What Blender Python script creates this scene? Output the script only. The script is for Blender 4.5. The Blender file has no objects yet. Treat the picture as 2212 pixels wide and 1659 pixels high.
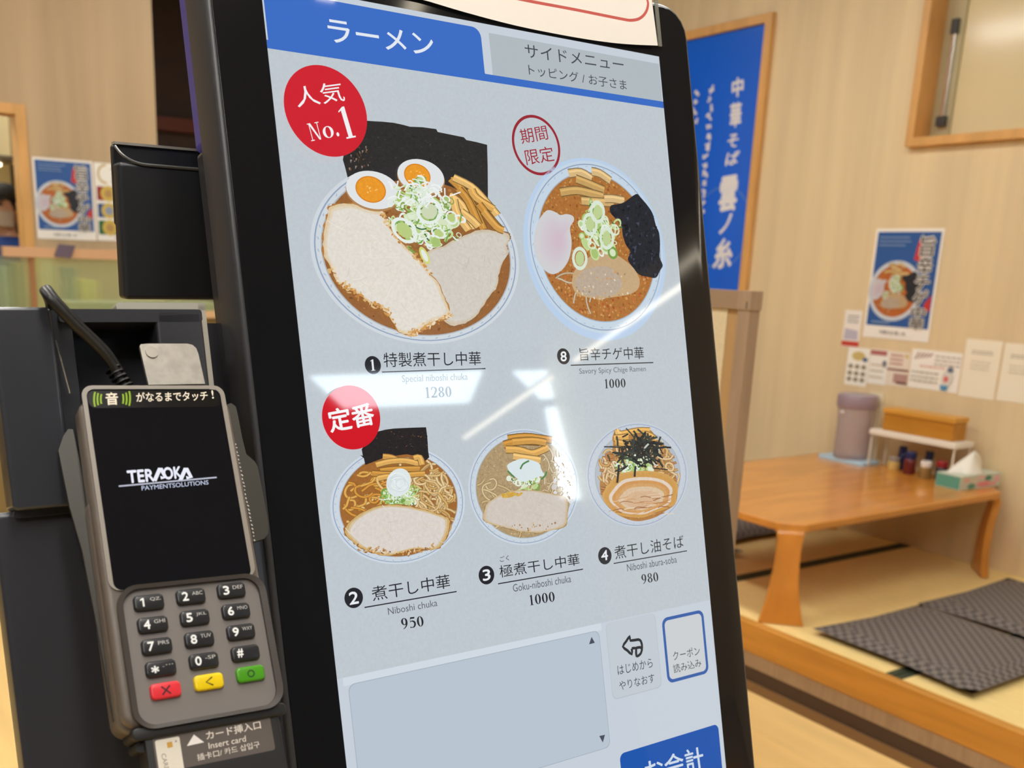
import bpy, bmesh, math, random
from mathutils import Vector, Matrix
from mathutils.geometry import tessellate_polygon
R = random.Random(7)
SC = bpy.context.scene
COL = SC.collection
PI = math.pi

# ------------------------------------------------------------------ camera
# photograph 2212 x 1659, focal 2158 px, principal point (1016, 1126); phone held upright, cropped
FPX, PCX, PCY = 2158.5, 1015.77, 1126.54
EYE = Vector((0, 0, 1.47))
CM = ((0.54354, 0.83865, 0.03514), (0.23110, -0.10927, -0.96677), (-0.80694, 0.53360, -0.25320))  # rows: right, down, forward
cam = bpy.data.cameras.new('camera')
camo = bpy.data.objects.new('camera', cam)
COL.objects.link(camo)
mr = Matrix(((CM[0][0], -CM[1][0], -CM[2][0]), (CM[0][1], -CM[1][1], -CM[2][1]), (CM[0][2], -CM[1][2], -CM[2][2])))
camo.matrix_world = Matrix.Translation(EYE) @ mr.to_4x4()
cam.sensor_fit = 'HORIZONTAL'
cam.sensor_width = 36
cam.lens = FPX / 2212 * 36
cam.shift_x = (1106 - PCX) / 2212
cam.shift_y = (PCY - 829.5) / 2212
cam.clip_start = 0.02
cam.dof.use_dof = True
cam.dof.focus_distance = 0.70
cam.dof.aperture_fstop = 10.5
SC.camera = camo

# ------------------------------------------------------------------ world, exposure
w = bpy.data.worlds.new('world')
SC.world = w
w.use_nodes = True
w.node_tree.nodes['Background'].inputs[0].default_value = (0.75, 0.87, 1, 1)
w.node_tree.nodes['Background'].inputs[1].default_value = 0.25
SC.view_settings.view_transform = 'Standard'
SC.view_settings.look = 'None'
SC.view_settings.exposure = 0
SC.view_settings.gamma = 1
SC.view_settings.use_curve_mapping = False
LAMP = 11.0      # radiance of the pendant tube lamps
PANEL = 20.0     # radiance of the unseen ceiling panels added to light the room
DAY = 14.0        # radiance of the daylit panes behind the camera
CEIL = [(-.7, .2), (-.9, 2.3), (-2.6, .4), (-2.9, 2.5), (-4.6, .4), (-4.9, 2.3), (-3.6, -1.6), (-1.2, -1.6), (1.4, -1.8), (.5, .3), (1.3, -.5), (-7.2, -.9), (-7.3, .7), (-8.0, -.3)]


# ------------------------------------------------------------------ helpers
def lin(c):
    return tuple((x / 12.92 if x <= .04045 else ((x + .055) / 1.055) ** 2.4) for x in (v / 255 for v in c[:3]))


def ray(x, y):
    d = ((x - PCX) / FPX, (y - PCY) / FPX, 1)
    return Vector([sum(CM[i][k] * d[i] for i in range(3)) for k in range(3)])


class Frame:
    """a plane of the room with its own axes: a across, t down, n out of it"""
    def __init__(s, O, A, T):
        s.O, s.A, s.T = Vector(O), Vector(A).normalized(), Vector(T).normalized()
        s.N = s.A.cross(-s.T)

    def p(s, a, t, n=0):
        return s.O + s.A * a + s.T * t + s.N * n

    def at(s, x, y, n=0):       # where the sight line of a photograph point meets the plane
        r = ray(x, y)
        q = s.O + s.N * n
        P = EYE + r * ((q - EYE).dot(s.N) / r.dot(s.N)) - s.O
        return (P.dot(s.A), P.dot(s.T))

    def off(s, n):
        return Frame(s.O + s.N * n, s.A, s.T)


TH = math.atan2(.2527, .9675)
SF = Frame((-.5649, .3735, 1.2928), (0, 1, 0), (math.sin(TH), 0, -math.cos(TH)))     # screen glass
ph, rl = math.radians(31), math.radians(2.3)
_t = Vector((math.sin(ph), 0, -math.cos(ph)))
_a = Vector((0, 1, 0))
TF = Frame((-.575, 0, 1.395), _a * math.cos(rl) + _t * math.sin(rl), _t * math.cos(rl) - _a * math.sin(rl))   # terminal face
YW, XW = 4.2, -6.2
WR = Frame((0, YW, 0), (1, 0, 0), (0, 0, -1))       # window wall
WL = Frame((XW, 0, 0), (0, 1, 0), (0, 0, -1))       # poster wall on the left
ZT = .25                                            # tatami level
ZTAB = .62                                          # table top


def onplane(axis, v):
    def f(x, y):
        r = ray(x, y)
        return EYE + r * ((v - EYE[axis]) / r[axis])
    return f


_mats = {}


def nodes_of(name):
    m = bpy.data.materials.new(name)
    m.use_nodes = True
    nt = m.node_tree
    return m, nt, nt.nodes['Principled BSDF']


def mat(name, col, rough=.5, metal=0, spec=.5, var=0, scale=8, stretch=(1, 1, 1), bump=0, col2=None, coat=0, emit=None, es=0, trans=0, alpha=1, detail=4):
    if name in _mats:
        return _mats[name]
    m, nt, b = nodes_of(name)
    c = lin(col)
    b.inputs['Base Color'].default_value = (*c, 1)
    b.inputs['Roughness'].default_value = rough
    b.inputs['Metallic'].default_value = metal
    b.inputs['Specular IOR Level'].default_value = spec
    b.inputs['Coat Weight'].default_value = coat
    b.inputs['Coat Roughness'].default_value = .08
    b.inputs['Transmission Weight'].default_value = trans
    b.inputs['Alpha'].default_value = alpha
    if emit:
        b.inputs['Emission Color'].default_value = (*lin(emit), 1)
        b.inputs['Emission Strength'].default_value = es
    if var or bump or col2:
        tc = nt.nodes.new('ShaderNodeTexCoord')
        mp = nt.nodes.new('ShaderNodeMapping')
        mp.inputs['Scale'].default_value = stretch
        nz = nt.nodes.new('ShaderNodeTexNoise')
        nz.inputs['Scale'].default_value = scale
        nz.inputs['Detail'].default_value = detail
        nt.links.new(tc.outputs['Object'], mp.inputs[0])
        nt.links.new(mp.outputs[0], nz.inputs[0])
        if var or col2:
            cr = nt.nodes.new('ShaderNodeValToRGB')
            cr.color_ramp.elements[0].position = .32
            cr.color_ramp.elements[1].position = .68
            c2 = lin(col2) if col2 else tuple(x * (1 + var) for x in c)
            c1 = c if col2 else tuple(x * (1 - var) for x in c)
            cr.color_ramp.elements[0].color = (*c1, 1)
            cr.color_ramp.elements[1].color = (*c2, 1)
            nt.links.new(nz.outputs[0], cr.inputs[0])
            nt.links.new(cr.outputs[0], b.inputs['Base Color'])
        if bump:
            bp = nt.nodes.new('ShaderNodeBump')
            bp.inputs['Strength'].default_value = bump
            bp.inputs['Distance'].default_value = .002
            nt.links.new(nz.outputs[0], bp.inputs['Height'])
            nt.links.new(bp.outputs[0], b.inputs['Normal'])
    _mats[name] = m
    return m


def print_mat(name, lit, rough):
    """printed or displayed picture: colours per face, grain amount in alpha"""
    m, nt, b = nodes_of(name)
    at = nt.nodes.new('ShaderNodeVertexColor')
    at.layer_name = 'col'
    tc = nt.nodes.new('ShaderNodeTexCoord')
    nz = nt.nodes.new('ShaderNodeTexNoise')
    nz.inputs['Scale'].default_value = 420 if lit else 40
    nz.inputs['Detail'].default_value = 6
    nz.inputs['Roughness'].default_value = .7
    nt.links.new(tc.outputs['Object'], nz.inputs[0])
    s1 = nt.nodes.new('ShaderNodeMath')
    s1.operation = 'SUBTRACT'
    s1.inputs[1].default_value = .5
    nt.links.new(nz.outputs[0], s1.inputs[0])
    s2 = nt.nodes.new('ShaderNodeMath')
    s2.operation = 'MULTIPLY_ADD'
    s2.inputs[2].default_value = 1
    nt.links.new(s1.outputs[0], s2.inputs[0])
    nt.links.new(at.outputs['Alpha'], s2.inputs[1])
    vm = nt.nodes.new('ShaderNodeVectorMath')
    vm.operation = 'SCALE'
    nt.links.new(at.outputs['Color'], vm.inputs[0])
    nt.links.new(s2.outputs[0], vm.inputs['Scale'])
    b.inputs['Roughness'].default_value = rough
    if lit:
        b.inputs['Base Color'].default_value = (.004, .004, .005, 1)
        nt.links.new(vm.outputs[0], b.inputs['Emission Color'])
        b.inputs['Emission Strength'].default_value = lit
    else:
        nt.links.new(vm.outputs[0], b.inputs['Base Color'])
    _mats[name] = m
    return m


def tag(o, label=None, cat=None, group=None, kind=None):
    for k, v in (('label', label), ('category', cat), ('group', group), ('kind', kind)):
        if v:
            o[k] = v
    return o


def thing(name, loc, label, cat, group=None):
    o = bpy.data.objects.new(name, None)
    o.empty_display_size = .05
    o.location = loc
    COL.objects.link(o)
    return tag(o, label, cat, group)


def root_loc(o):
    v = Vector((0, 0, 0))
    while o:
        v = v + o.location
        o = o.parent
    return v


class MB:
    def __init__(s):
        s.v, s.f, s.m, s.c, s.cm = [], [], [], [], 0

    def add(s, vs, fs, col=None):
        b = len(s.v)
        s.v += [Vector(x) for x in vs]
        for f in fs:
            s.f.append([i + b for i in f])
            s.m.append(s.cm)
            s.c.append(col)
        return s

    def box(s, x0, x1, y0, y1, z0, z1):
        vs = [(x, y, z) for x in (x0, x1) for y in (y0, y1) for z in (z0, z1)]
        return s.add(vs, [(0, 1, 3, 2), (4, 6, 7, 5), (0, 4, 5, 1), (2, 3, 7, 6), (0, 2, 6, 4), (1, 5, 7, 3)])

    def prism(s, fr, pts, n0, n1, bev=0, inner=None, seg=3):
        """extrude an outline (counter-clockwise seen from outside) from n0 to n1; inner = function giving the inset outline"""
        ar = sum(p[0] * -q[1] - q[0] * -p[1] for p, q in zip(pts, pts[1:] + pts[:1]))
        if ar < 0:
            pts = pts[::-1]
        k = len(pts)
        rings = [[fr.p(a, t, n0) for a, t in pts]]
        if bev and inner:
            for i in range(seg + 1):
                g = PI / 2 * i / seg
                q = inner(bev * (1 - math.cos(g)))
                rings.append([fr.p(a, t, n1 - bev + bev * math.sin(g)) for a, t in q])
        else:
            rings.append([fr.p(a, t, n1) for a, t in pts])
        vs = [p for r in rings for p in r]
        fs = []
        for j in range(len(rings) - 1):
            for i in range(k):
                fs.append((j * k + i, j * k + (i + 1) % k, (j + 1) * k + (i + 1) % k, (j + 1) * k + i))
        fs.append([(len(rings) - 1) * k + i for i in range(k)])
        fs.append(list(range(k))[::-1])
        return s.add(vs, fs)

    def rbox(s, fr, a0, a1, t0, t1, n0, n1, r=.002, bev=0, seg=5):
        def out(d):
            return rrect(a0 + d, a1 - d, t0 + d, t1 - d, max(r - d, r * .25), seg)
        return s.prism(fr, out(0), n0, n1, bev, out if bev else None)

    def tube(s, pts, rad, k=10, closed=False, cap=True):
        pts = [Vector(p) for p in pts]
        rads = rad if isinstance(rad, (list, tuple)) else [rad] * len(pts)
        n = len(pts)
        vs, up = [], None
        for i, p in enumerate(pts):
            d = (pts[(i + 1) % n] - pts[i - 1]) if closed else (pts[min(i + 1, n - 1)] - pts[max(i - 1, 0)])
            d.normalize()
            if up is None:
                up = Vector((0, 0, 1)) if abs(d.z) < .9 else Vector((1, 0, 0))
            u = (up - d * up.dot(d)).normalized()
            up = u
            v = d.cross(u)
            for j in range(k):
                g = 2 * PI * j / k
                vs.append(p + (u * math.cos(g) + v * math.sin(g)) * rads[i])
        fs = []
        for i in range(n if closed else n - 1):
            for j in range(k):
                a, b = i * k + j, i * k + (j + 1) % k
                c, d = ((i + 1) % n) * k + (j + 1) % k, ((i + 1) % n) * k + j
                fs.append((a, b, c, d))
        if cap and not closed:
            fs.append(list(range(k))[::-1])
            fs.append([(n - 1) * k + j for j in range(k)])
        return s.add(vs, fs)

    def lathe(s, prof, c=(0, 0, 0), k=28, sx=1, sy=1):
        c = Vector(c)
        vs = [c + Vector((r * math.cos(2 * PI * j / k) * sx, r * math.sin(2 * PI * j / k) * sy, z)) for r, z in prof for j in range(k)]
        fs = []
        for i in range(len(prof) - 1):
            for j in range(k):
                fs.append((i * k + j, i * k + (j + 1) % k, (i + 1) * k + (j + 1) % k, (i + 1) * k + j))
        fs.append(list(range(k))[::-1])
        fs.append([(len(prof) - 1) * k + j for j in range(k)])
        return s.add(vs, fs)

    def build(s, name, mats, parent=None, smooth=False, label=None, cat=None, group=None, kind=None, org=None, bevel=0):
        mats = mats if isinstance(mats, (list, tuple)) else [mats]
        if parent is not None:
            o0 = root_loc(parent)
        elif org is not None:
            o0 = Vector(org)
        else:
            xs = [v.x for v in s.v]; ys = [v.y for v in s.v]; zs = [v.z for v in s.v]
            o0 = Vector(((min(xs) + max(xs)) / 2, (min(ys) + max(ys)) / 2, min(zs)))
        me = bpy.data.meshes.new(name)
        me.from_pydata([v - o0 for v in s.v], [], s.f)
        for m in mats:
            me.materials.append(m)
        me.polygons.foreach_set('material_index', s.m)
        if smooth:
            me.polygons.foreach_set('use_smooth', [True] * len(me.polygons))
        if any(c is not None for c in s.c):
            ca = me.color_attributes.new('col', 'FLOAT_COLOR', 'CORNER')
            buf = []
            for c, f in zip(s.c, s.f):
                buf += list(c or (1, 1, 1, 0)) * len(f)
            ca.data.foreach_set('color', buf)
        me.update()
        o = bpy.data.objects.new(name, me)
        COL.objects.link(o)
        if parent is not None:
            o.parent = parent
        else:
            o.location = o0
        if smooth and smooth != 'all':
            me.set_sharp_from_angle(angle=math.radians(38))
        if bevel:
            b = o.modifiers.new('bevel', 'BEVEL')
            b.width = bevel
            b.segments = 3
            b.limit_method = 'ANGLE'
        return tag(o, label, cat, group, kind)


def rrect(a0, a1, t0, t1, r, seg=5):
    r = min(r, (a1 - a0) / 2.001, (t1 - t0) / 2.001)
    pts = []
    for cx, cy, g0 in ((a0 + r, t1 - r, 180), (a1 - r, t1 - r, 270), (a1 - r, t0 + r, 0), (a0 + r, t0 + r, 90)):
        for i in range(seg + 1):
            g = math.radians(g0 + 90 * i / seg)
            pts.append((cx + r * math.cos(g), cy - r * math.sin(g)))
    return pts


def spline(pts, n=5, closed=True):
    out, k = [], len(pts)
    for i in range(k if closed else k - 1):
        if closed:
            P = [pts[(i + j) % k] for j in (-1, 0, 1, 2)]
        else:
            P = [pts[min(max(i + j, 0), k - 1)] for j in (-1, 0, 1, 2)]
        for s_ in range(n):
            u = s_ / n
            out.append(tuple(.5 * (2 * P[1][d] + (P[2][d] - P[0][d]) * u + (2 * P[0][d] - 5 * P[1][d] + 4 * P[2][d] - P[3][d]) * u * u + (3 * P[1][d] - P[0][d] - 3 * P[2][d] + P[3][d]) * u ** 3) for d in range(len(P[0]))))
    if not closed:
        out.append(tuple(pts[-1]))
    return out


# ------------------------------------------------------------------ lettering
_tx = {}


def glyphs(body, bold=0.0):
    k = (body, bold)
    if k in _tx:
        return _tx[k]
    cu = bpy.data.curves.new('lettering', 'FONT')
    cu.body = body
    cu.resolution_u = 3
    cu.offset = bold
    o = bpy.data.objects.new('lettering', cu)
    COL.objects.link(o)
    dg = bpy.context.evaluated_depsgraph_get()
    me = bpy.data.meshes.new_from_object(o.evaluated_get(dg))
    vs = [(v.co.x, v.co.y) for v in me.vertices]
    fs = [list(p.vertices) for p in me.polygons]
    bpy.data.objects.remove(o)
    bpy.data.curves.remove(cu)
    bpy.data.meshes.remove(me)
    x0 = min(v[0] for v in vs); x1 = max(v[0] for v in vs)
    y0 = min(v[1] for v in vs); y1 = max(v[1] for v in vs)
    _tx[k] = ([((x - x0) / (x1 - x0), (y - y0) / max(1e-6, y1 - y0)) for x, y in vs], fs)
    return _tx[k]


def ring2(cx, cy, ro, rv, ri, rvi, k=26):
    o = [(cx + ro * math.cos(2 * PI * i / k), cy + rv * math.sin(2 * PI * i / k)) for i in range(k)]
    n = [(cx + ri * math.cos(2 * PI * i / k), cy + rvi * math.sin(2 * PI * i / k)) for i in range(k)]
    return [[o[i], o[(i + 1) % k], n[(i + 1) % k], n[i]] for i in range(k)]


def ribbon(pts, n=5):
    s_ = spline(pts, n, False)
    L, Q = [], []
    for i, (x, y, w_) in enumerate(s_):
        a, b = s_[max(i - 1, 0)], s_[min(i + 1, len(s_) - 1)]
        dx, dy = b[0] - a[0], b[1] - a[1]
        l = math.hypot(dx, dy) or 1
        L.append((x - dy / l * w_ / 2, y + dx / l * w_ / 2))
        Q.append((x + dy / l * w_ / 2, y - dx / l * w_ / 2))
    return [[L[i], Q[i], Q[i + 1], L[i + 1]] for i in range(len(L) - 1)]


SERIF = {
    '0': ring2(.5, .5, .46, .5, .18, .45),
    '1': [[(.35, .04), (.65, .04), (.65, 1), (.5, 1), (.35, .95)], [(.16, .88), (.5, 1), (.5, .95), (.38, .9), (.16, .84)], [(.18, 0), (.84, 0), (.84, .05), (.18, .05)]],
    '2': ribbon([(.12, .74, .13), (.2, .93, .1), (.5, .97, .06), (.78, .84, .2), (.8, .66, .24), (.6, .4, .16), (.35, .2, .09), (.08, .07, .06)]) + [[(.06, 0), (.9, 0), (.94, .24), (.88, .24), (.84, .15), (.1, .15)]],
    '5': [[(.24, .84), (.82, .84), (.88, 1), (.24, 1)]] + ribbon([(.25, .9, .06), (.2, .54, .06)], 3) + ribbon([(.18, .54, .06), (.45, .63, .1), (.78, .5, .22), (.82, .28, .25), (.66, .08, .15), (.4, .02, .07), (.1, .06, .12)]),
    '8': ring2(.5, .75, .39, .25, .16, .19) + ring2(.5, .26, .45, .26, .18, .2),
    '9': ring2(.48, .66, .44, .34, .17, .28) + ribbon([(.8, .66, .24), (.78, .4, .2), (.55, .12, .11), (.22, -.04, .05)]),
    'N': [[(.12, .05), (.18, .05), (.18, .95), (.12, .95)], [(.1, 1), (.28, 1), (.86, .0), (.8, 0), (.72, 0)], [(.8, 0), (.86, 0), (.86, .95), (.8, .95)], [(0, .95), (.28, .95), (.28, 1), (0, 1)], [(.66, .95), (1, .95), (1, 1), (.66, 1)], [(0, 0), (.32, 0), (.32, .05), (0, .05)]],
    'o': ring2(.5, .33, .46, .34, .22, .3),
    '.': [[(.3 + .22 * math.cos(i * PI / 6), .1 + .12 * math.sin(i * PI / 6)) for i in range(12)]],
}


def serif(body, gap=.1):
    W = {'1': .82, '.': .55}
    out, x = [], 0
    for ch in body:
        wd = W.get(ch, 1)
        for f in SERIF[ch]:
            out.append([(x + p[0] * wd, p[1]) for p in f])
        x += wd + gap
    x -= gap
    return [[(p[0] / x, p[1]) for p in f] for f in out]


class Art:
    """flat printed or displayed marks on a frame, each laid a hair above the one before"""
    STEP = 6e-6

    def __init__(s, fr, n=1e-4, step=None, px=True):
        s.fr, s.n, s.mb = fr, n, MB()
        s.step = step or Art.STEP
        s.warp = None
        s.k = None

    def up(s):
        if s.k is None:
            s.n += s.step
        else:          # loose bits of one layer share a thin band
            s.k = (s.k + 1) % 14
            s.n = s.base + s.k * s.step * .5

    def bunch(s, on):
        if on:
            s.base, s.k = s.n + s.step, 0
        else:
            s.n, s.k = s.base + 8 * s.step, None

    def P(s, pts):
        return [s.fr.at(*p) for p in pts]

    def poly(s, pts, col, g=0, tri=True):
        if s.warp:
            pts = [s.warp(*p) for p in pts]
        s.up()
        vs = [s.fr.p(a, t, s.n) for a, t in pts]
        if len(vs) <= 4:
            fs = [list(range(len(vs)))]
        else:
            fs = [list(f) for f in tessellate_polygon([[Vector((a, -t, 0)) for a, t in pts]])]
        fl = []
        for f in fs:
            ar = sum(pts[f[i]][0] * -pts[f[(i + 1) % len(f)]][1] - pts[f[(i + 1) % len(f)]][0] * -pts[f[i]][1] for i in range(len(f)))
            fl.append(f if ar > 0 else f[::-1])
        s.mb.add(vs, fl, (*lin(col), g))

    def quads(s, polys, col, g=0):       # one layer of abutting faces
        s.up()
        for pts in polys:
            if s.warp:
                pts = [s.warp(*p) for p in pts]
            ar = sum(pts[i][0] * -pts[(i + 1) % len(pts)][1] - pts[(i + 1) % len(pts)][0] * -pts[i][1] for i in range(len(pts)))
            if ar < 0:
                pts = pts[::-1]
            s.mb.add([s.fr.p(a, t, s.n) for a, t in pts], [list(range(len(pts)))], (*lin(col), g))

    def ell(s, c, rx, ry, col, rot=0, g=0, k=36):
        cr, sr = math.cos(rot), math.sin(rot)
        s.poly([(c[0] + rx * math.cos(2 * PI * i / k) * cr - ry * math.sin(2 * PI * i / k) * sr, c[1] + rx * math.cos(2 * PI * i / k) * sr + ry * math.sin(2 * PI * i / k) * cr) for i in range(k)], col, g)

    def ring(s, c, r0, r1, col, asp=1, rot=0, g=0, k=40, f0=0, f1=1):
        cr, sr = math.cos(rot), math.sin(rot)

        def q(r, i):
            th = 2 * PI * (f0 + (f1 - f0) * i / k)
            x, y = r * math.cos(th), r * math.sin(th) * asp
            return (c[0] + x * cr - y * sr, c[1] + x * sr + y * cr)
        s.quads([[q(r1, i), q(r1, i + 1), q(r0, i + 1), q(r0, i)] for i in range(k)], col, g)

    def line(s, pts, wd, col, g=0, n=1):
        s.quads(ribbon([(*p, wd) for p in pts], n), col, g)

    def dish(s, d):      # from here on coordinates are in units of this bowl's half axes
        c, rx, ry = d
        s.warp = lambda x, y: (c[0] + x * rx, c[1] + y * ry)

    def text(s, body, bl, br, tl, col, bold=0.0, g=0):
        vs, fs = glyphs(body)
        s.n += s.step
        nn = max(1, len(body))
        for du, dv in ([(0, 0)] if not bold else [(-1, 0), (1, 0), (0, 1), (0, -1)]):
            q = [(bl[0] + (br[0] - bl[0]) * (u + du * bold / nn) + (tl[0] - bl[0]) * (v + dv * bold), bl[1] + (br[1] - bl[1]) * (u + du * bold / nn) + (tl[1] - bl[1]) * (v + dv * bold)) for u, v in vs]
            if s.warp:
                q = [s.warp(*p) for p in q]
            s.mb.add([s.fr.p(a, t, s.n) for a, t in q], fs, (*lin(col), g))
            s.n += s.step * .3

    def serif(s, body, bl, br, tl, col):
        s.quads([[(bl[0] + (br[0] - bl[0]) * u + (tl[0] - bl[0]) * v, bl[1] + (br[1] - bl[1]) * u + (tl[1] - bl[1]) * v) for u, v in f] for f in serif(body)], col)

    def build(s, name, m, parent=None, **k):
        return s.mb.build(name, m, parent, **k)


def K(x0, y0, sc):
    return lambda x, y: (x0 + x / sc, y0 + y / sc)


K1, K2, K3, K4 = K(550, 0, 4.022), K(1000, 0, 4.022), K(550, 200, 3.687), K(600, 400, 4.022)
K5, K6, K7, K8 = K(1050, 220, 4.424), K(1080, 420, 4.424), K(600, 720, 4.424), K(1080, 720, 4.424)
B1, B2, B3, B4 = K(650, 880, 5.53), K(960, 880, 6.9125), K(1230, 880, 6.9125), K(680, 1080, 4.424)
B5, B6, B7 = K(1000, 1100, 4.096), K(650, 1300, 3.687), K(1200, 1290, 4.424)
T1, T2, T4, TC = K(150, 800, 4.424), K(200, 1180, 4.608), K(0, 560, 4.424), K(300, 1480, 6.9125)

# ------------------------------------------------------------------ materials
SCREEN = print_mat('backlit_display', 1.0, .035)
PAPER = print_mat('printed_paper', 0, .45)
GLOSSY = print_mat('glossy_print', 0, .18)
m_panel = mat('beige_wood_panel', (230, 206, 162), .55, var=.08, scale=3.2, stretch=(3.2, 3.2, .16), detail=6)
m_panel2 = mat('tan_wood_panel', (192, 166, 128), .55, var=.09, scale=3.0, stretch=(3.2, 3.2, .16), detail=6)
m_trim = mat('honey_wood_trim', (222, 168, 98), .4, var=.12, scale=14, stretch=(1, 1, .2))
m_trimh = mat('honey_wood_board', (206, 144, 58), .4, var=.14, scale=9, stretch=(.25, 1, 3))
m_floor = mat('pale_wood_floor', (250, 212, 140), .35, var=.06, scale=6, stretch=(.3, 3, 1))
m_tata = mat('tatami_straw', (244, 216, 146), .7, var=.07, scale=90, stretch=(.15, 1.6, 1), bump=.25)
m_heri = mat('tatami_cloth_border', (58, 66, 44), .8, var=.15, scale=60)
m_table = mat('orange_lacquered_wood', (214, 141, 56), .22, var=.14, scale=5, stretch=(3, .5, 1), coat=.35)
m_black = mat('black_gloss_plastic', (24, 25, 28), .09, spec=.5)
m_blackm = mat('black_satin_plastic', (52, 53, 58), .33)
m_blackr = mat('black_rubber', (28, 27, 26), .45)
m_side = mat('dark_grey_housing', (66, 66, 68), .28)
m_strip = mat('violet_reflection', (70, 66, 130), .3, emit=(84, 76, 190), es=.12)  # violet reflection put into the colour, with a faint glow
m_steel = mat('brushed_metal_plate', (158, 152, 142), .38, metal=.4, var=.12, scale=160)
m_alu = mat('light_metal_edge', (196, 190, 176), .4, metal=.4)
m_term = mat('bronze_grey_plastic', (106, 96, 86), .36)
m_termd = mat('dark_terminal_plastic', (66, 60, 55), .36)
m_rim = mat('light_grey_rim', (146, 138, 128), .35)
m_well = mat('keypad_grey', (122, 115, 110), .45)
m_key = mat('black_key_rubber', (38, 38, 40), .3)
m_bracket = mat('grey_bracket_metal', (62, 59, 52), .38, metal=.3)
m_chrome = mat('polished_edge_metal', (210, 206, 198), .18, metal=.9)
m_white = mat('white_plastic', (238, 228, 210), .4)
m_grey = mat('greige_laminate', (168, 142, 116), .5, var=.08, scale=60, stretch=(1, 1, .1))
m_cloth = mat('cream_woven_panel', (224, 206, 168), .9, var=.1, scale=400, bump=.4)
m_tan = mat('tan_frame_board', (188, 150, 100), .55)
m_dark = mat('dark_brown_shade', (74, 56, 46), .6)  # kept dark to stand in for the unlit recess; trim and slot reuse it
m_red = mat('dark_red_beam', (120, 58, 38), .5)
m_pane = mat('cream_window_pane', (232, 214, 168), .12, spec=.6)
m_sash = mat('aluminium_sash', (190, 178, 140), .35, metal=.25)
m_ceil = mat('dark_ceiling', (104, 100, 98), .8)
m_back = mat('back_wall_paper', (70, 78, 92), .8)

# ------------------------------------------------------------------ the setting
def struct(name, mb, m, **k):
    return mb.build(name, m, kind='structure', **k)


XB, YF, ZC, XE = 4.0, -3.0, 3.4, -8.6
struct('floor', MB().box(XE, XB, YF, YW + .1, -.1, 0), m_floor)
struct('ceiling', MB().box(XE, XB, YF, YW + .1, ZC, ZC + .1), m_ceil)
pw = onplane(1, YW)
# window wall with its opening
wa = WR.at(1964, 319)
wx0, wz0 = wa[0], -wa[1]
wx1, wz1 = wx0 + 1.75, wz0 + .95
b = MB()
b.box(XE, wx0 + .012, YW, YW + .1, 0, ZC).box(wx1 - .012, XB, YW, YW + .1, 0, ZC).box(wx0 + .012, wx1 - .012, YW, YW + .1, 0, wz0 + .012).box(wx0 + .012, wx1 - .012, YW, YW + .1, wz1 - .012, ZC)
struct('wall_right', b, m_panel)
b = MB()
fr_ = .036
for x0, x1, z0, z1 in ((wx0, wx0 + fr_, wz0, wz1), (wx1 - fr_, wx1, wz0, wz1), (wx0 + fr_, wx1 - fr_, wz0, wz0 + fr_), (wx0 + fr_, wx1 - fr_, wz1 - fr_, wz1)):
    b.box(x0, x1, YW - .035, YW + .13, z0, z1)
win = struct('window_1', b, m_trim)
b = MB()
for x0, x1, z0, z1 in ((wx0 + fr_, wx0 + .125, wz0 + fr_, wz1 - fr_), (wx0 + .125, wx1 - fr_, wz1 - .09, wz1 - fr_)):
    b.box(x0, x1, YW + .085, YW + .12, z0, z1)
b.build('window_sash', m_sash, win)
MB().box(wx0 + .125, wx1 - fr_, YW + .098, YW + .108, wz0 + fr_, wz1 - .09).build('window_pane', m_pane, win)
MB().box(wx0 + .125, wx1, YW + .13, YW + .16, wz0, wz1).build('window_backing', m_pane, win)
h = MB()
g0, g1 = onplane(1, YW + .075)(2075, 55), onplane(1, YW + .075)(2034, 262)
gx = g1.x
h.box(gx - .012, gx + .012, YW + .07, YW + .085, g1.z + .01, g0.z - .02)
hd = h.build('window_handle', m_chrome, win, bevel=.004)
MB().box(gx - .02, gx + .02, YW + .062, YW + .085, g1.z - .02, g1.z + .02).box(gx - .014, gx + .014, YW + .064, YW + .085, g0.z - .03, g0.z + .03).build('handle_cap', m_side, hd)

# poster wall, its kitchen doorway, and the dark recess beyond its end
we = WL.at(333, 160)[0]
dz = 2.155
dy = WL.at(46, 380)[0]
b = MB()
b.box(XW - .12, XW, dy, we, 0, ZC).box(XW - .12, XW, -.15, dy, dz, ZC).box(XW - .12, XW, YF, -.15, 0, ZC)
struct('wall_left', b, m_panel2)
b = MB()
b.box(XW - .14, XW + .025, dy - .012, dy + .04, 0, dz + .04).box(XW - .14, XW + .025, -.2, dy - .012, dz - .012, dz + .04)
struct('door_1', b, m_trim)
b = MB()
b.box(XE, XE + .1, we - .02, YW, 0, ZC)
struct('wall_far', b, m_dark)
b = MB()
zb = EYE.z + (onplane(0, XE + .1)(340, 268).z - EYE.z)
struct('trim_1', MB().box(XE + .1, XE + .2, we - .02, YW, zb - .05, zb + .05), m_red)
struct('wall_recess', MB().box(XE, XW - .12, we - .12, we - .02, 0, ZC), m_dark)
struct('wall_kitchen', MB().box(XE - .1, XE, YF, we - .12, 0, ZC), mat('cream_kitchen_wall', (240, 226, 178), .5))
b = MB().box(XB, XB + .1, YF, YW + .1, 0, ZC)
struct('wall_behind', b, m_back)
struct('wall_front', MB().box(XE, XB, YF - .1, YF, 0, ZC), m_back)

# daylit panes high in the wall behind the camera (they mirror in the glass)
m_day = mat('daylit_pane', (255, 255, 255), .5, emit=(226, 243, 255), es=DAY)
BH = Frame((XB, 0, 0), (0, -1, 0), (0, 0, -1))


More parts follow.
